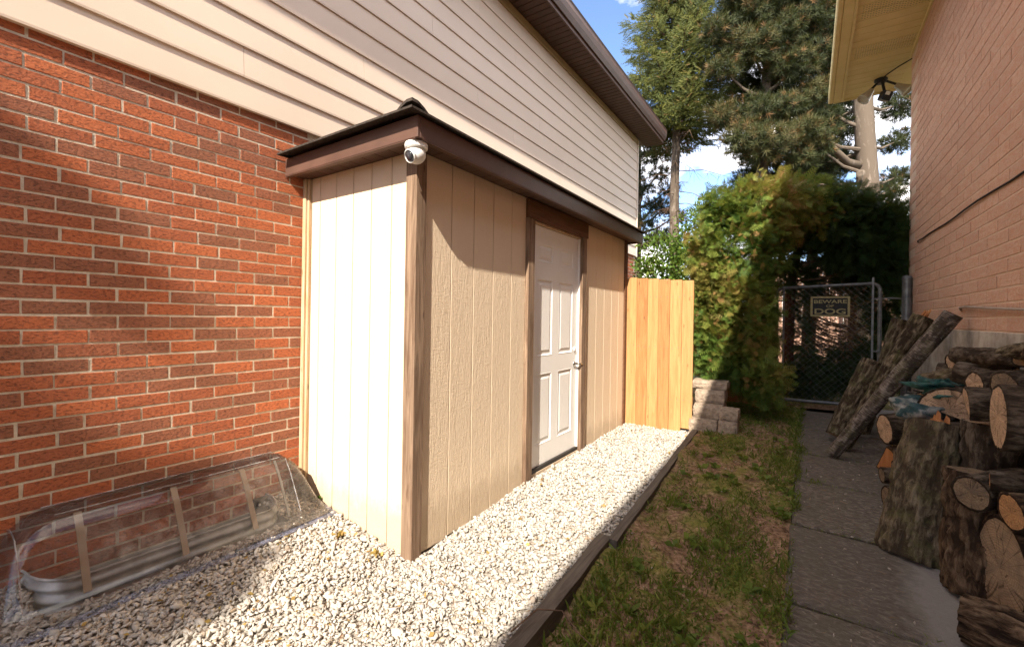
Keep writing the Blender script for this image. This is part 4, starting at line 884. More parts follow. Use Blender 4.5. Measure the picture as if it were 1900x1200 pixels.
# sacks and netting lying on the pile
def crumple(name, lab, c, size, mat, cat, seed, amp=.25, kw=None):
    r_ = np.random.default_rng(seed); nu, nv = 34, 18; V = []; ph_ = r_.uniform(0, 6.28, 12)
    for j in range(nv + 1):
        v = math.pi * j / nv
        for i in range(nu):
            u = 2 * math.pi * i / nu; d_ = np.array([math.sin(v) * math.cos(u), math.sin(v) * math.sin(u), math.cos(v)])
            k = 1 + amp * (math.sin(3 * u + 4 * v + ph_[0]) * .35 + math.sin(5 * u - 3 * v + ph_[1]) * .25 + math.sin(9 * u + 7 * v + ph_[2]) * .18 + math.sin(14 * v - 6 * u + ph_[3]) * .14) + r_.uniform(-.03, .03)
            p = np.sign(d_) * np.abs(d_) ** .75 * size * k; V.append(p + c)
    F = [(j * nu + i, j * nu + (i + 1) % nu, (j + 1) * nu + (i + 1) % nu, (j + 1) * nu + i) for j in range(nv) for i in range(nu)]
    return np_mesh(name, V, F, mat, label=lab, category=cat)
crumple('firewood_sack', 'crumpled white and dark teal printed sack lying across the firewood', np.array([.64, 4.06, .84]), np.array([.15, .22, .075]), M_bagw, 'sack', 3)
crumple('netting_bundle', 'knotted teal netting bundled over the firewood', np.array([.76, 4.16, .985]), np.array([.13, .26, .038]), M_bag, 'netting', 5, .75)
o = MB().tube([(.62, 4.30, .92), (.60, 4.22, .93), (.605, 4.13, .935), (.64, 4.10, .94), (.655, 4.18, .94), (.64, 4.28, .935)], .006, 6).build('cord_loop', M_cable, label='black cord loop lying on the printed sack', category='cord')
# ================================================================== vegetation
def tmpl_cedar():
    V, F = [], []
    def tri(a, b, c): k = len(V); V.extend([a, b, c]); F.append((k, k + 1, k + 2))
    tri((-.015, 0, 0), (.015, 0, 0), (0, .03, 1))
    for i in range(6):
        z = .12 + i * .14; l = .42 * (1 - .62 * i / 6)
        for s in (-1, 1):
            tri((0, .01 * i, z - .04), (0, .01 * i, z + .06), (s * l, .02 * i - .05, z + l * .75)); tri((s * l * .45, 0, z + l * .30), (s * l * .5, 0, z + l * .5), (s * l * .95, -.06, z + l * .25))
    return np.array(V), np.array(F)
def tmpl_sprig(n=18, ln=.24, w_=.045, seed=1):
    r = np.random.default_rng(seed); V, F = [], []
    for i in range(n):
        z = i / n; a = i * 2.4; l = ln * (1 - .35 * z); d = np.array([math.cos(a), math.sin(a), .75]); d /= np.linalg.norm(d); p = np.array([0, 0, z]); s = np.cross(d, [0, 0, 1]); s /= np.linalg.norm(s)
        k = len(V); V.extend([p - s * w_, p + s * w_, p + d * l]); F.append((k, k + 1, k + 2))
    return np.array(V), np.array(F)
def tmpl_tuft(n=17, w_=.046, seed=2):
    r = np.random.default_rng(seed); V, F = [], []
    for i in range(n):
        a = i * 2.399; c = 1 - (i + .5) / n * .95; s_ = math.sqrt(1 - c * c); d = np.array([s_ * math.cos(a), s_ * math.sin(a), c]); s = np.cross(d, [0.3, .2, 1]); s /= np.linalg.norm(s); l = r.uniform(.75, 1.05); p = np.array([0, 0, (i / n) * -.35])
        k = len(V); V.extend([p - s * w_, p + s * w_, p + d * l]); F.append((k, k + 1, k + 2))
    return np.array(V), np.array(F)
T_C, T_S, T_P = tmpl_cedar(), tmpl_sprig(), tmpl_tuft()
T_L = (np.array([(0, 0, 0), (.32, .06, .5), (0, 0, 1), (-.32, .06, .5)]), np.array([(0, 1, 2), (0, 2, 3)]))
def scatter(T, pos, dirs, scale, tint):
    TV, TF = T; n = len(pos); dirs = dirs / np.maximum(np.linalg.norm(dirs, axis=1), 1e-6)[:, None]
    a = rng.standard_normal((n, 3)); u = np.cross(dirs, a); u /= np.linalg.norm(u, axis=1)[:, None]; v = np.cross(dirs, u)
    B = np.stack([u, v, dirs], -1)
    V = np.einsum('nij,kj->nki', B, TV) * scale[:, None, None] + pos[:, None]
    F = TF[None] + (np.arange(n) * len(TV))[:, None, None]
    return V.reshape(-1, 3), F.reshape(-1, 3), np.repeat(tint, len(TV))
class Leafs:
    def __init__(s): s.V = []; s.F = []; s.T = []; s.n = 0
    def add(s, VFT): V, F, T = VFT; s.V.append(V); s.F.append(F + s.n); s.T.append(T); s.n += len(V)
    def build(s, name, mat, parent=None, **kw):
        o = np_mesh(name, np.concatenate(s.V), np.concatenate(s.F), mat, np.concatenate(s.T), **kw)
        if parent is not None: o.parent = parent; o.location = -Vector(parent.location)
        return o
def ell_points(n, c, r, shell=.55):
    d = rng.standard_normal((n, 3)); d /= np.linalg.norm(d, axis=1)[:, None]; q = rng.uniform(shell ** 3, 1, n) ** (1 / 3)
    lump = 1 + .30 * np.sin(d[:, 0] * 7 + c[0] * 3) * np.sin(d[:, 1] * 6 + c[1]) + .14 * np.sin(d[:, 2] * 11 + c[2] * 5)
    return c + d * r * (q * lump)[:, None], d
def tree(name, loc, label, cat='tree', group=None): return empty(name, loc, label, cat, group)
def part(mb, name, mat, t, **kw): o = mb.build(name, mat, None, **kw); o.parent = t; o.location = -Vector(t.location); return o

# lit cedar bush
t = tree('cedar_bush', (-.50, 6.9, .25), 'sunlit golden green cedar bush spilling over the fence and blocks', 'bush')
L = Leafs()
for c, r, n in (((-.82, 6.35, 2.35), (.48, .38, .60), 2000), ((-.60, 6.55, 2.90), (.46, .40, .36), 1300), ((-1.02, 6.15, 1.75), (.20, .25, .50), 900), ((-.74, 6.20, 1.50), (.34, .28, .65), 1900), ((-.58, 6.40, 1.0), (.24, .28, .50), 1000), ((-.98, 6.05, 1.15), (.20, .20, .38), 650), ((-.98, 5.92, .86), (.14, .14, .20), 200), ((-.42, 6.75, 2.40), (.20, .28, .50), 600), ((-.50, 6.6, 1.5), (.14, .22, .50), 420), ((-.72, 6.02, .95), (.24, .20, .30), 520), ((-.45, 6.1, .72), (.22, .2, .22), 300), ((-1.15, 6.25, 2.2), (.18, .2, .35), 420), ((-.28, 6.95, 2.98), (.36, .34, .36), 900), ((-.05, 7.25, 2.92), (.34, .32, .34), 700), ((-.95, 6.3, 2.85), (.28, .25, .28), 420)):
    n = int(n * 1.7); p, d = ell_points(n, np.array(c), np.array(r), .35)
    dd = d * .7 + np.array([0, -.25, -.35]) + rng.standard_normal((n, 3)) * .45
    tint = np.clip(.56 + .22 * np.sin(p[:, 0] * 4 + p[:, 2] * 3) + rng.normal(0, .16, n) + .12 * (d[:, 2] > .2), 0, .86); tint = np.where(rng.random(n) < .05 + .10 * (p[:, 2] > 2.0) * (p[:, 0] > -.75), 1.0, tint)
    L.add(scatter(T_C, p, dd, rng.uniform(.055, .115, n) * np.where(rng.random(n) < .13, 1.9, 1), tint))
L.build('crown', M_l_cedar_lit, t)
part(MB().tube([(-.47, 6.98, .1), (-.45, 6.95, .8), (-.42, 6.9, 1.7), (-.48, 6.85, 2.6), (-.55, 6.8, 3.1)], [.055, .05, .045, .035, .012], 10), 'trunk', M_bark_red, t)
for i in range(26):
    z = .8 + i * .09; a = random.uniform(2.2, 5.2); l = random.uniform(.35, .75); p0 = Vector((-.45, 6.92, z)); p1 = p0 + Vector((math.cos(a) * l, math.sin(a) * l * .7, random.uniform(-.05, .30)))
    part(MB().tube([p0, (p0 + p1) / 2 + Vector((0, 0, .06)), p1], [.012, .009, .004], 5), 'branch', M_twig, t)
# cedar in shade-darkened foliage arching over the gate
t = tree('cedar_tree', (-.24, 7.9, .25), 'cedar tree in shaded green arching over the chain link gate', 'tree')
L = Leafs()
for c, r, n in (((-.10, 7.75, 3.02), (.45, .45, .38), 1000), ((.30, 7.95, 2.88), (.55, .45, .45), 1500), ((.80, 8.05, 2.62), (.48, .45, .50), 1300), ((1.15, 8.3, 2.30), (.35, .4, .5), 700), ((.62, 8.2, 2.25), (.45, .35, .30), 450), ((-.30, 7.7, 2.45), (.16, .22, .50), 300), ((.92, 8.2, 1.75), (.26, .3, .5), 600), ((.55, 8.0, .72), (.42, .30, .36), 900), ((-.05, 7.85, .60), (.36, .25, .26), 600), ((.95, 8.0, 1.0), (.3, .3, .5), 500), ((-.12, 8.0, 2.0), (.18, .2, .55), 300), ((.22, 7.45, 2.86), (.48, .32, .40), 1300), ((.70, 7.65, 2.66), (.42, .30, .42), 1100), ((.88, 7.65, 2.12), (.24, .2, .30), 380), ((.45, 7.5, 2.35), (.40, .2, .18), 260), ((.35, 8.3, 2.15), (.5, .3, .28), 420), ((-.15, 8.05, 1.2), (.14, .2, .5), 160)):
    p, d = ell_points(n, np.array(c), np.array(r), .30)
    dd = d * .7 + np.array([0, -.2, -.4]) + rng.standard_normal((n, 3)) * .45
    tint = np.clip(.35 + rng.normal(0, .2, n), 0, .95); tint = np.where((rng.random(n) < .10) & (p[:, 0] < .1), 1.0, tint)
    L.add(scatter(T_C, p, dd, rng.uniform(.10, .19, n), tint))
L.build('crown', M_l_cedar_shade, t)
part(MB().tube([(-.24, 7.9, .1), (-.25, 7.9, 1.0), (-.23, 7.9, 2.0), (-.10, 7.9, 2.7), (.1, 7.9, 3.1)], [.085, .075, .065, .05, .02], 10), 'trunk', M_bark_red, t)
for i in range(9):
    z = 1.9 + i * .13; p0 = Vector((-.22, 7.9, z)); l = random.uniform(.7, 1.4)
    part(MB().tube([p0, p0 + Vector((l * .35, -.05, .02)), p0 + Vector((l * .7, random.uniform(-.1, .2), .16)), p0 + Vector((l, random.uniform(-.1, .3), .40))], [.02, .017, .012, .006], 6), 'branch', M_twig, t)
# bare tangled conifer behind the gate
t = tree('bare_conifer', (.02, 8.55, .25), 'conifer with bare tangled brown branches seen through the gate', 'tree')
part(MB().tube([(.02, 8.55, .1), (.0, 8.55, .9), (.02, 8.55, 1.9), (.05, 8.6, 3.2)], [.115, .10, .085, .05], 12), 'trunk', M_bark_red, t)
part(MB().tube([(.62, 9.3, .1), (.60, 9.3, 1.2), (.64, 9.3, 3.0)], [.07, .06, .05], 10), 'trunk', M_bark_red, t)
tw = MB(); ends = []
for i in range(230):
    z = random.uniform(.45, 2.5); a = random.uniform(-1.3, .7); l = random.uniform(.5, 1.25); p0 = Vector((random.choice((.02, .02, -.24, .6)), random.uniform(8.1, 8.9), z)); dx = math.cos(a) * l * random.choice((1, 1, 1, -.35)); dy = math.sin(a) * l * .5
    pts = [p0 + Vector((dx * s, dy * s, -.22 * l * math.sin(s * 2.2) + random.uniform(-.02, .02) + .12 * s * s)) for s in (0, .25, .5, .75, 1)]
    tw.tube(pts, [.009, .008, .006, .004, .002], 4, False); ends += pts[2:]
    for q in range(4):
        s0 = random.choice(pts[1:]); e0 = s0 + Vector((random.uniform(-.2, .25), random.uniform(-.2, .1), random.uniform(-.2, .12))); tw.tube([s0, (s0 + e0) / 2 + Vector((0, 0, .02)), e0], [.004, .003, .0015], 3, False); ends.append(e0)
part(tw, 'twigs', M_twig, t, kind='stuff')
ends = np.array([tuple(e) for e in ends]); k = rng.integers(0, len(ends), 3000); L = Leafs()
L.add(scatter(T_S, ends[k] + rng.normal(0, .04, (3000, 3)), rng.standard_normal((3000, 3)) + [0, 0, -.3], rng.uniform(.05, .12, 3000), rng.uniform(0, 1, 3000))); L.build('dead_needles', M_l_dead, t)
# leafy shrub beyond the fence
t = tree('leafy_shrub', (-2.1, 8.4, .2), 'bright green leafy shrub rising behind the cedar board fence', 'shrub')
L = Leafs()
for c, r, n in (((-2.2, 8.4, 2.35), (.62, .45, .62), 3600), ((-1.75, 8.2, 2.2), (.5, .4, .55), 2400), ((-1.55, 8.3, 2.95), (.42, .35, .50), 1500), ((-2.45, 8.6, 1.9), (.5, .4, .6), 1800), ((-1.25, 8.0, 2.3), (.3, .3, .6), 800), ((-1.45, 8.1, 1.7), (.5, .3, .5), 1000)):
    p, d = ell_points(n, np.array(c), np.array(r), .5); L.add(scatter(T_L, p, d + rng.standard_normal((n, 3)) * .8 + [0, 0, -.3], rng.uniform(.04, .085, n), np.clip(.5 + rng.normal(0, .25, n), 0, 1)))
L.build('crown', M_l_shrub, t)
part(MB().tube([(-2.1, 8.4, .1), (-2.05, 8.4, 1.2), (-2.0, 8.4, 2.2)], [.05, .04, .02], 8), 'trunk', M_twig, t)
for i in range(7):
    p0 = Vector((-2.05, 8.4, 1.0 + i * .18)); e = p0 + Vector((random.uniform(-.5, .9), random.uniform(-.4, .2), random.uniform(.4, .9))); part(MB().tube([p0, (p0 + e) / 2, e], [.018, .013, .006], 5), 'branch', M_twig, t)
# spruce
def spruce(loc, H, z0, zl0, rmax, lab, nbr, mat, dead=26):
    t = tree('spruce_tree', loc, lab); X, Y, Zb = loc
    part(MB().tube([(X + .03 * math.sin(z), Y, Zb + z) for z in np.linspace(0, H, 14)], list(np.linspace(.17, .02, 14)), 10), 'trunk', M_bark_pine, t)
    L = Leafs(); P, D, S, TT = [], [], [], []
    br = MB()
    for i in range(nbr):
        s = (i + random.random()) / nbr; z = z0 + (H - z0) * s ** 1.15; a = i * 2.4 + random.uniform(-.4, .4); l = rmax * (1 - .78 * s) * random.uniform(.65, 1.12); dr_ = np.array([math.cos(a), math.sin(a), 0]); side = np.array([-math.sin(a), math.cos(a), 0])
        base_t = random.uniform(.2, .8)
        br.tube([Vector((X, Y, Zb + z)), Vector((X, Y, Zb + z)) + Vector(dr_ * l * .5) + Vector((0, 0, -.10 * l)), Vector((X, Y, Zb + z)) + Vector(dr_ * l) + Vector((0, 0, .02 * l))], [.022, .013, .004], 4, False)
        m = int(40 + 66 * l)
        u = rng.uniform(.12, 1, m); w_ = rng.uniform(-1, 1, m) * (.10 + .26 * (1 - np.abs(u - .55))) * l * .8
        p = np.array([X, Y, Zb + z]) + dr_ * (u * l)[:, None] + side * w_[:, None]; p[:, 2] += -.20 * l * np.sin(u * 2.6) + .10 * l * u ** 3 - np.abs(w_) * .35 + rng.normal(0, .035, m)
        P.append(p); D.append(dr_ * .8 + side * (np.sign(w_) * .7)[:, None] + [0, 0, -.15] + rng.standard_normal((m, 3)) * .3); S.append(rng.uniform(.15, .29, m)); TT.append(np.clip(base_t * .5 + rng.uniform(0, .55, m), 0, .93))
    P, D, S, TT = map(np.concatenate, (P, D, S, TT)); TT = np.where(rng.random(len(TT)) < .02, 1, TT); L.add(scatter(T_S, P, D, S, TT)); L.build('crown', mat, t)
    for i in range(dead):
        z = zl0 + (z0 - zl0) * (i + random.random()) / max(dead, 1); a = i * 2.4; l = random.uniform(.5, 1.5); p0 = Vector((X, Y, Zb + z)); d = Vector((math.cos(a), math.sin(a), 0))
        pts = [p0, p0 + d * l * .5 + Vector((0, 0, -.05)), p0 + d * l + Vector((0, 0, -.25 * l))]; br.tube(pts, [.014, .009, .003], 4, False)
        for q in range(9):
            s = random.uniform(.3, 1); b0 = p0 + d * l * s + Vector((0, 0, -.2 * l * s)); br.tube([b0, b0 + Vector((random.uniform(-.25, .25), random.uniform(-.25, .25), random.uniform(-.35, .0)))], [.005, .002], 3, False)
    part(br, 'branches', M_twig, t, kind='stuff'); return t
spruce((-3.3, 13.45, .2), 17, 6.9, 3.2, 2.0, 'tall spruce with a bare lower trunk rising past the brown eave', 250, M_l_spruce, 34)
def pine(loc, trunk_pts, trunk_r, clumps, lab, mat, ts=(.11, .20), dens=150, dark=0.0, brown=.10):
    t = tree('pine_tree', loc, lab); L = Leafs(); br = MB()
    part(MB().tube(trunk_pts, trunk_r, 14), 'trunk', M_bark_pine, t, smooth=True)
    TP = [Vector(p) for p in trunk_pts]
    for c, r, tone in clumps:
        c = np.array(c); rr = np.array([r, r, r * .72]); n = int(1.9 * dens * (r / .5) ** 2)
        cv_ = Vector(c); zt = cv_.z - .5; k = min(range(len(TP)), key=lambda i: abs(TP[i].z - zt)); p0 = TP[k].copy()
        if k + 1 < len(TP): p0 = p0 + (TP[k + 1] - p0) * min(1, max(0, (zt - p0.z) / max(.01, TP[k + 1].z - p0.z)))
        br.tube([p0, p0.lerp(cv_, .5) + Vector((0, 0, -.12)), cv_], [.055, .035, .015], 6, False)
        p, d = ell_points(n, c, rr, .40)
        for q in range(14):
            e = Vector(p[rng.integers(0, n)]); br.tube([cv_.lerp(e, -.1), cv_.lerp(e, .5) + Vector((0, 0, -.03)), e], [.014, .009, .004], 4, False)
        tint = np.clip(tone + rng.normal(0, .15, n) + .10 * d[:, 2] - dark, 0, .95); tint = np.where(rng.random(n) < brown, rng.uniform(.85, 1, n), tint)
        L.add(scatter(T_P, p, d * .8 + [0, 0, .35] + rng.standard_normal((n, 3)) * .35, rng.uniform(*ts, n), tint))
    L.build('crown', mat, t); part(br, 'limbs', M_bark_pine if dark < .1 else M_twig, t, kind='stuff'); return t
MP = [((-1.26, 12.4, 8.2), .62, .5), ((-1.86, 12.0, 7.65), .42, .45), ((-.76, 12.7, 8.6), .6, .4), ((-.42, 12.97, 7.8), .6, .45), ((-1.9, 11.97, 6.55), .36, .62), ((-1.18, 12.45, 6.6), .55, .35), ((-.51, 12.9, 6.75), .52, .42), ((-1.34, 12.1, 5.9), .55, .55), ((-.83, 12.4, 5.72), .62, .55), ((-.28, 12.8, 6.05), .5, .5), ((.04, 13.27, 7.1), .42, .6), ((-1.99, 11.9, 8.58), .40, .4), ((-.21, 13.1, 9.0), .6, .35), ((-1.1, 12.5, 9.2), .65, .4), ((-1.4, 13.6, 5.2), .5, .15), ((-.7, 13.6, 5.1), .5, .12), ((-.8, 13.7, 7.2), .8, .15), ((-.6, 13.8, 9.8), .9, .25), ((-1.6, 13.4, 10.0), .7, .3), ((-.1, 13.4, 10.3), .7, .3), ((-.9, 13.2, 11.2), .8, .35), ((-.2, 12.9, 5.35), .40, .45), ((-1.7, 13.3, 8.9), .6, .2), ((-1.75, 13.2, 7.0), .5, .2), ((-1.0, 13.8, 6.0), .7, .12), ((-.3, 13.9, 8.5), .8, .15), ((.1, 13.9, 6.5), .6, .15), ((-1.3, 13.9, 8.0), .7, .15), ((-.5, 12.6, 9.6), .6, .4), ((-1.5, 12.3, 9.9), .6, .4)]
pine((-1.09, 13.12, .2), [(-1.09, 13.12, .1), (-1.08, 13.12, 4), (-1.0, 13.1, 7), (-.9, 13.1, 10), (-.9, 13.1, 12)], [.17, .15, .12, .08, .03], MP, 'dense pine with olive and rust needle clumps behind the cedar bush', M_l_pine, brown=.07, dens=170)
RP = [((.29, 15.2, 8.5), .8, .2), ((.4, 15.3, 9.6), .9, .2), ((-.06, 15.0, 5.9), .7, .18), ((.56, 15.4, 6.9), .7, .18), ((.83, 15.6, 5.95), .55, .2), ((.6, 15.5, 5.1), .5, .2), ((1.9, 15.6, 6.3), .42, .35), ((1.97, 16.0, 5.45), .40, .3), ((1.75, 15.9, 4.5), .45, .4), ((.2, 15.2, 5.3), .5, .18), ((-.3, 14.85, 5.4), .5, .2), ((1.3, 15.2, 11), 1.3, .3), ((.6, 14.6, 10.6), 1.0, .3), ((2.2, 15.5, 9.5), 1.2, .3), ((.5, 15.8, 7.9), .7, .15), ((.1, 15.4, 7.2), .6, .15), ((-.1, 15.6, 10.0), .9, .2), ((.05, 12.85, 5.95), .42, .5), ((.15, 12.9, 5.6), .35, .55), ((.6, 15.6, 9.0), .8, .15), ((.75, 15.6, 8.2), .7, .15), ((.35, 15.9, 6.2), .7, .12), ((.55, 15.2, 4.4), .5, .15), ((.1, 15.0, 4.6), .55, .15), ((1.9, 15.4, 7.2), .5, .3), ((1.75, 15.6, 5.0), .35, .3)]
t = pine((1.2, 14.05, .2), [(1.25, 14.08, .1), (1.22, 14.06, 3.5), (1.20, 14.05, 4.6), (1.13, 14.0, 5.7), (1.06, 13.95, 6.8), (1.10, 14.0, 9), (1.15, 14, 12)], [.27, .245, .235, .215, .205, .16, .07], RP, 'large pine with a thick pale trunk standing behind the gate', M_l_pine, brown=.06, dens=130)
for pts, rr in (([(1.05, 13.95, 5.30), (.75, 13.6, 5.36), (.45, 13.2, 5.62), (.05, 12.85, 5.9)], [.10, .085, .07, .04]), ([(1.1, 13.9, 6.2), (.75, 13.9, 6.45), (.4, 13.8, 6.75)], [.06, .045, .02]), ([(1.2, 14, 4.55), (.8, 13.9, 4.50), (.4, 13.8, 4.75), (.0, 13.7, 4.95)], [.07, .06, .05, .03])):
    part(MB().tube(pts, rr, 9), 'branch', M_bark_pine, t, smooth=True)
part(MB().lathe([(.0, -.02), (.09, 0), (.10, .02), (.06, .035), (.0, .03)], (1.02, 13.70, 5.05), (-.25, -1, 0), 12), 'knot', M_bark_pine, t)
LP = [((-4.63, 14.96, 6.95), .45, .25), ((-4.24, 15.2, 6.4), .40, .25), ((-4.7, 14.9, 5.85), .42, .2), ((-4.12, 15.3, 5.2), .42, .2), ((-4.6, 15.0, 4.75), .45, .2), ((-4.48, 15.05, 7.4), .4, .25), ((-3.9, 15.4, 4.2), .5, .2), ((-4.9, 15.0, 4.0), .5, .2), ((-5.2, 15.2, 6.5), .6, .2), ((-4.35, 15.1, 7.9), .45, .25), ((-4.0, 15.3, 5.8), .40, .2), ((-4.4, 15.1, 5.3), .42, .15), ((-4.2, 15.2, 7.0), .40, .2), ((-3.75, 15.4, 4.9), .42, .2), ((-4.3, 15.2, 4.2), .5, .15)]
pine((-5.0, 15.3, .2), [(-5.0, 15.3, .1), (-5.0, 15.3, 4), (-5.0, 15.3, 8)], [.15, .12, .05], LP, 'sparse dark pine showing past the siding corner', M_l_pine, (.11, .19), 85, .05, .05)
# tree behind the viewer that shades the lower left wall
t = tree('maple_tree', (-.4, -9.6, 0), 'maple tree standing further along the side yard', 'tree')
L = Leafs(); br = MB()
for (x, y, z, rx, r, n) in ((-3.0, .20, 1.98, .07, .32, 1000), (-3.0, .12, 1.3, .05, .24, 300), (-3.0, .10, .62, .12, .30, 800), (-3.0, .40, .34, .11, .28, 700), (-3.0, .85, .22, .10, .24, 520), (-2.97, 1.3, .16, .09, .20, 380), (-2.62, .50, .0, .26, .34, 620), (-2.52, 1.0, 0.02, .16, .26, 330), (-2.2, .10, 0, .35, .3, 500), (-2.40, .92, .02, .13, .26, 300), (-2.28, .50, .0, .18, .28, 380)):
    c = np.array([x, y, z]) + 8.9 * np.array([.267, -1.087, 1.0]); p, d = ell_points(n, c, np.array([rx, r, r]), .1)
    L.add(scatter(T_L, p, rng.standard_normal((n, 3)), rng.uniform(.09, .15, n), np.clip(.5 + rng.normal(0, .25, n), 0, 1))); br.tube([(-.4, -9.6, max(5.5, c[2] - 2)), tuple(c)], [.04, .012], 5, False)
L.build('crown', M_l_shrub, t); part(br, 'branches', M_twig, t, kind='stuff')
part(MB().tube([(-.4, -9.6, -.1), (-.42, -9.6, 3), (-.4, -9.55, 6), (-.4, -9.6, 9.2)], [.16, .13, .10, .03], 10), 'trunk', M_bark, t)

# ================================================================== lawn growth and litter
def patch(x, y): return np.sin(x * 6.1 + 1.3 * y) * np.sin(y * 2.3 + .7) + .6 * np.sin(x * 13 + y * 5) * np.sin(y * 7 - x * 3) + .5 * np.sin(y * 1.1)
n = 62000; x = rng.uniform(-.94, -.05, n); y = rng.uniform(1.0, 8.4, n) ** 1.0; keep = (patch(x, y) + rng.normal(0, .5, n)) > .35; x, y = x[keep], y[keep]; n = len(x)
p = np.stack([x, y, zl(x, y) - .004], -1); T_G = (np.array([(-.085, 0, 0), (.085, 0, 0), (.025, .18, .6), (0, .5, 1)]), np.array([(0, 1, 2), (0, 2, 3)]))
h = rng.uniform(.014, .05, n) * np.where(rng.random(n) < .06, 1.9, 1)
L = Leafs(); L.add(scatter(T_G, p, np.stack([rng.normal(0, .5, n), rng.normal(0, .5, n), np.ones(n)], -1), h, np.clip(.4 + .15 * patch(x, y) + rng.normal(0, .2, n), 0, .95)))
for (cx, cy, m, hh) in ((-.80, 3.32, 60, .11), (-.86, 2.02, 45, .09), (-.10, 4.32, 50, .05), (-.12, 2.6, 60, .05), (-.6, 2.35, 50, .07), (-.78, 1.75, 60, .08), (.06, 4.30, 70, .035), (-.03, 5.05, 60, .04), (.2, 3.50, 30, .025), (-.5, 3.9, 60, .06), (.48, 2.55, 30, .03)):
    q = np.stack([rng.normal(cx, .035, m), rng.normal(cy, .05, m), np.full(m, float(zlawn(cy)))], -1); L.add(scatter(T_G, q, np.stack([rng.normal(0, .7, m), rng.normal(0, .7, m), np.ones(m)], -1), rng.uniform(.4, 1, m) * hh, rng.uniform(.3, .8, m)))
for i in range(46):
    cx, cy = ((-.075 + rng.normal(0, .02)), rng.uniform(1.6, 7.0)) if i % 3 else ((-.90 + rng.normal(0, .02)), rng.uniform(1.3, 5.2)); m = int(rng.integers(12, 40)); hh = rng.uniform(.025, .07)
    q = np.stack([rng.normal(cx, .022, m), rng.normal(cy, .045, m), np.full(m, float(zlawn(cy)))], -1); L.add(scatter(T_G, q, np.stack([rng.normal(0, .8, m), rng.normal(0, .8, m), np.ones(m)], -1), rng.uniform(.4, 1, m) * hh, np.clip(rng.normal(.5, .2, m), 0, 1)))
for yj in ye[2:8]:
    m = 60; q = np.stack([rng.uniform(-.08, .45, m) ** 1.0, rng.normal(yj, .008, m), np.full(m, float(zlawn(yj)) - .012)], -1); L.add(scatter(T_G, q, np.stack([rng.normal(0, .8, m), rng.normal(0, .8, m), np.ones(m)], -1), rng.uniform(.008, .026, m), rng.uniform(.2, .7, m)))
L.build('grass', M_l_grass, None, kind='stuff', label='short patchy grass and weeds on the mossy soil strip', category='grass')
n = 26000; x = rng.uniform(-.93, -.06, n); y = rng.uniform(1.0, 8.0, n); keep = (patch(x * 1.3 + 2, y * 1.2) + rng.normal(0, .5, n)) > .55; x, y = x[keep], y[keep]; n = len(x)
L = Leafs(); L.add(scatter(T_L, np.stack([x, y, zl(x, y) + rng.uniform(.006, .03, n)], -1), np.stack([rng.normal(0, 1, n), rng.normal(0, 1, n), rng.normal(.25, .3, n)], -1), rng.uniform(.010, .024, n), rng.uniform(0, .8, n)))
for i in range(60):                                     # rosettes of broad-leaved weeds
    cx, cy = rng.uniform(-.88, -.1), rng.uniform(1.3, 6.5); m = int(rng.integers(6, 12)); a = rng.uniform(0, 6.28, m)
    L.add(scatter(T_L, np.stack([np.full(m, cx), np.full(m, cy), np.full(m, float(zl(cx, cy)) + .01)], -1), np.stack([np.cos(a), np.sin(a), rng.uniform(.1, .6, m)], -1), rng.uniform(.03, .075, m), rng.uniform(.2, .75, m)))
L.build('clover', M_l_grass, None, kind='stuff', label='low clover leaves scattered through the patchy grass', category='clover')
n = 3800; x = np.concatenate([rng.uniform(-.93, -.06, n - 900), rng.uniform(-2.9, -1.0, 500), rng.uniform(-.05, .5, 150), rng.uniform(-1.85, -1.0, 250)]); y = np.concatenate([rng.uniform(1.0, 8.0, n - 900) ** 1.0, rng.uniform(.4, 1.8, 500), rng.uniform(2, 6.5, 150), rng.uniform(1.8, 5.3, 250)])
z = np.where(x < -.97, zgrav(x, y) + .022, np.where(x < -.06, zl(x, y) + .008, zlawn(y) + .003)); keep = ~inwell(x, y) & ~((x < -1.87) & (y > 1.75)); x, y, z = x[keep], y[keep], z[keep]; n = len(x)
T_N = (np.array([(-.02, 0, 0), (.02, 0, 0), (.03, .0, .5), (0, 0.03, 1)]), np.array([(0, 1, 2), (0, 2, 3)]))
L = Leafs(); L.add(scatter(T_N, np.stack([x, y, z], -1), np.stack([rng.normal(0, 1, n), rng.normal(0, 1, n), rng.normal(0, .12, n)], -1), rng.uniform(.02, .07, n), rng.uniform(0, 1, n)))
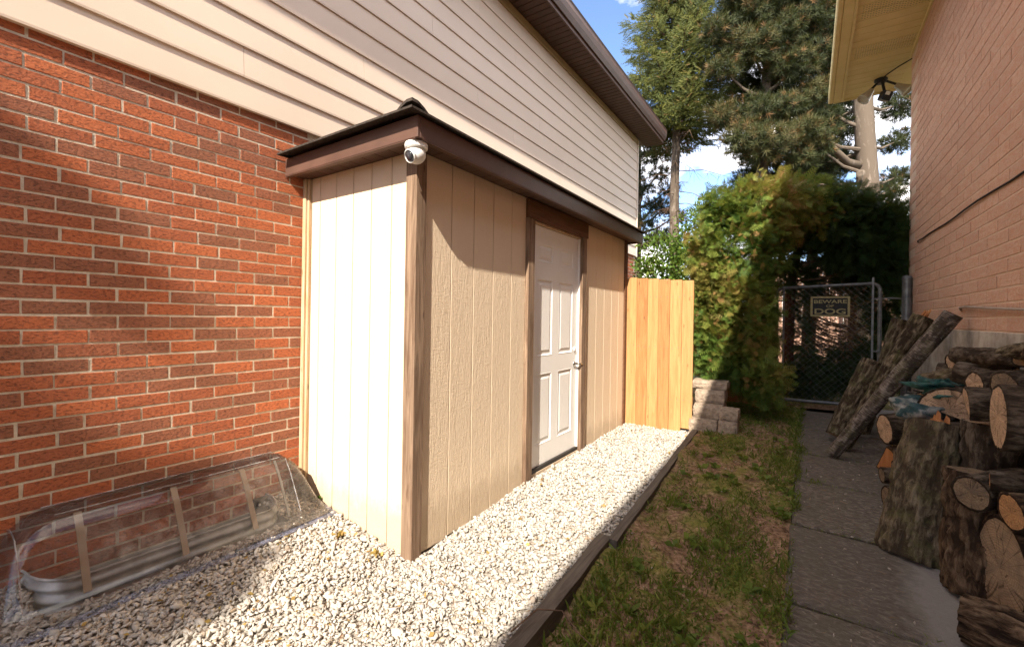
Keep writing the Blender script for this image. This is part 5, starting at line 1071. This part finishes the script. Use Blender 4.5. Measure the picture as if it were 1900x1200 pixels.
L.build('needle_litter', M_l_dead, None, kind='stuff', label='dry brown needles strewn over soil, gravel and slabs', category='litter')
n = 240; x = np.concatenate([rng.uniform(-2.6, -1.1, 150), rng.uniform(-1.8, -1.0, 60), rng.uniform(-2.95, -2.72, 30)]); y = np.concatenate([rng.uniform(.5, 1.75, 150), rng.uniform(2, 5.2, 60), rng.uniform(.5, .85, 30)]); z = zgrav(x, y) + .026; z[-30:] = -.10 + rng.uniform(0, .12, 30)
L = Leafs(); L.add(scatter(T_L, np.stack([x, y, z], -1), np.stack([rng.normal(0, 1, n), rng.normal(0, 1, n), rng.normal(.1, .2, n)], -1), np.concatenate([rng.uniform(.012, .035, 210), rng.uniform(.05, .09, 30)]), rng.uniform(0, 1, n)))
L.build('fallen_leaves', M_l_yellow, None, kind='stuff', label='small yellow and brown leaves fallen on the gravel', category='leaves')
for (cx, cy, lab) in ((-2.78, 1.775, 'small green weed growing at the shed corner by the clear cover'), (-2.35, 1.66, 'tiny yellowish weed in the gravel beside the bright shed end'), (-2.06, 1.70, 'yellowish weed at the foot of the shed corner post')):
    m = 26; q = np.stack([rng.normal(cx, .012, m), rng.normal(cy, .012, m), np.full(m, float(zgrav(cx, cy)) + .01)], -1); L = Leafs(); L.add(scatter(T_L, q, np.stack([rng.normal(0, .6, m), rng.normal(0, .6, m), np.ones(m)], -1), rng.uniform(.018, .045, m), rng.uniform(.2, .7, m))); L.build('weed', M_l_yellow if cx > -2.5 else M_l_shrub, None, label=lab, category='weed')
n = 260; x = rng.uniform(-.92, .55, n); y = rng.uniform(1.2, 6.5, n); z = np.where(x < -.06, zl(x, y), zlawn(y)) + .004
stones('pebbles', x, y, z, rng.uniform(.003, .009, n), M_found, kind='stuff', label='loose pebbles strayed onto the soil and slabs', category='pebbles')
MB().tube([(-1.02, 1.55, .10), (-.98, 1.70, .13), (-.90, 1.78, .11), (-.80, 1.74, .075), (-.66, 1.70, .05)], [.004, .004, .0035, .003, .002], 5).build('twig', M_twig, label='thin bare twig lying across the timber edging', category='twig')
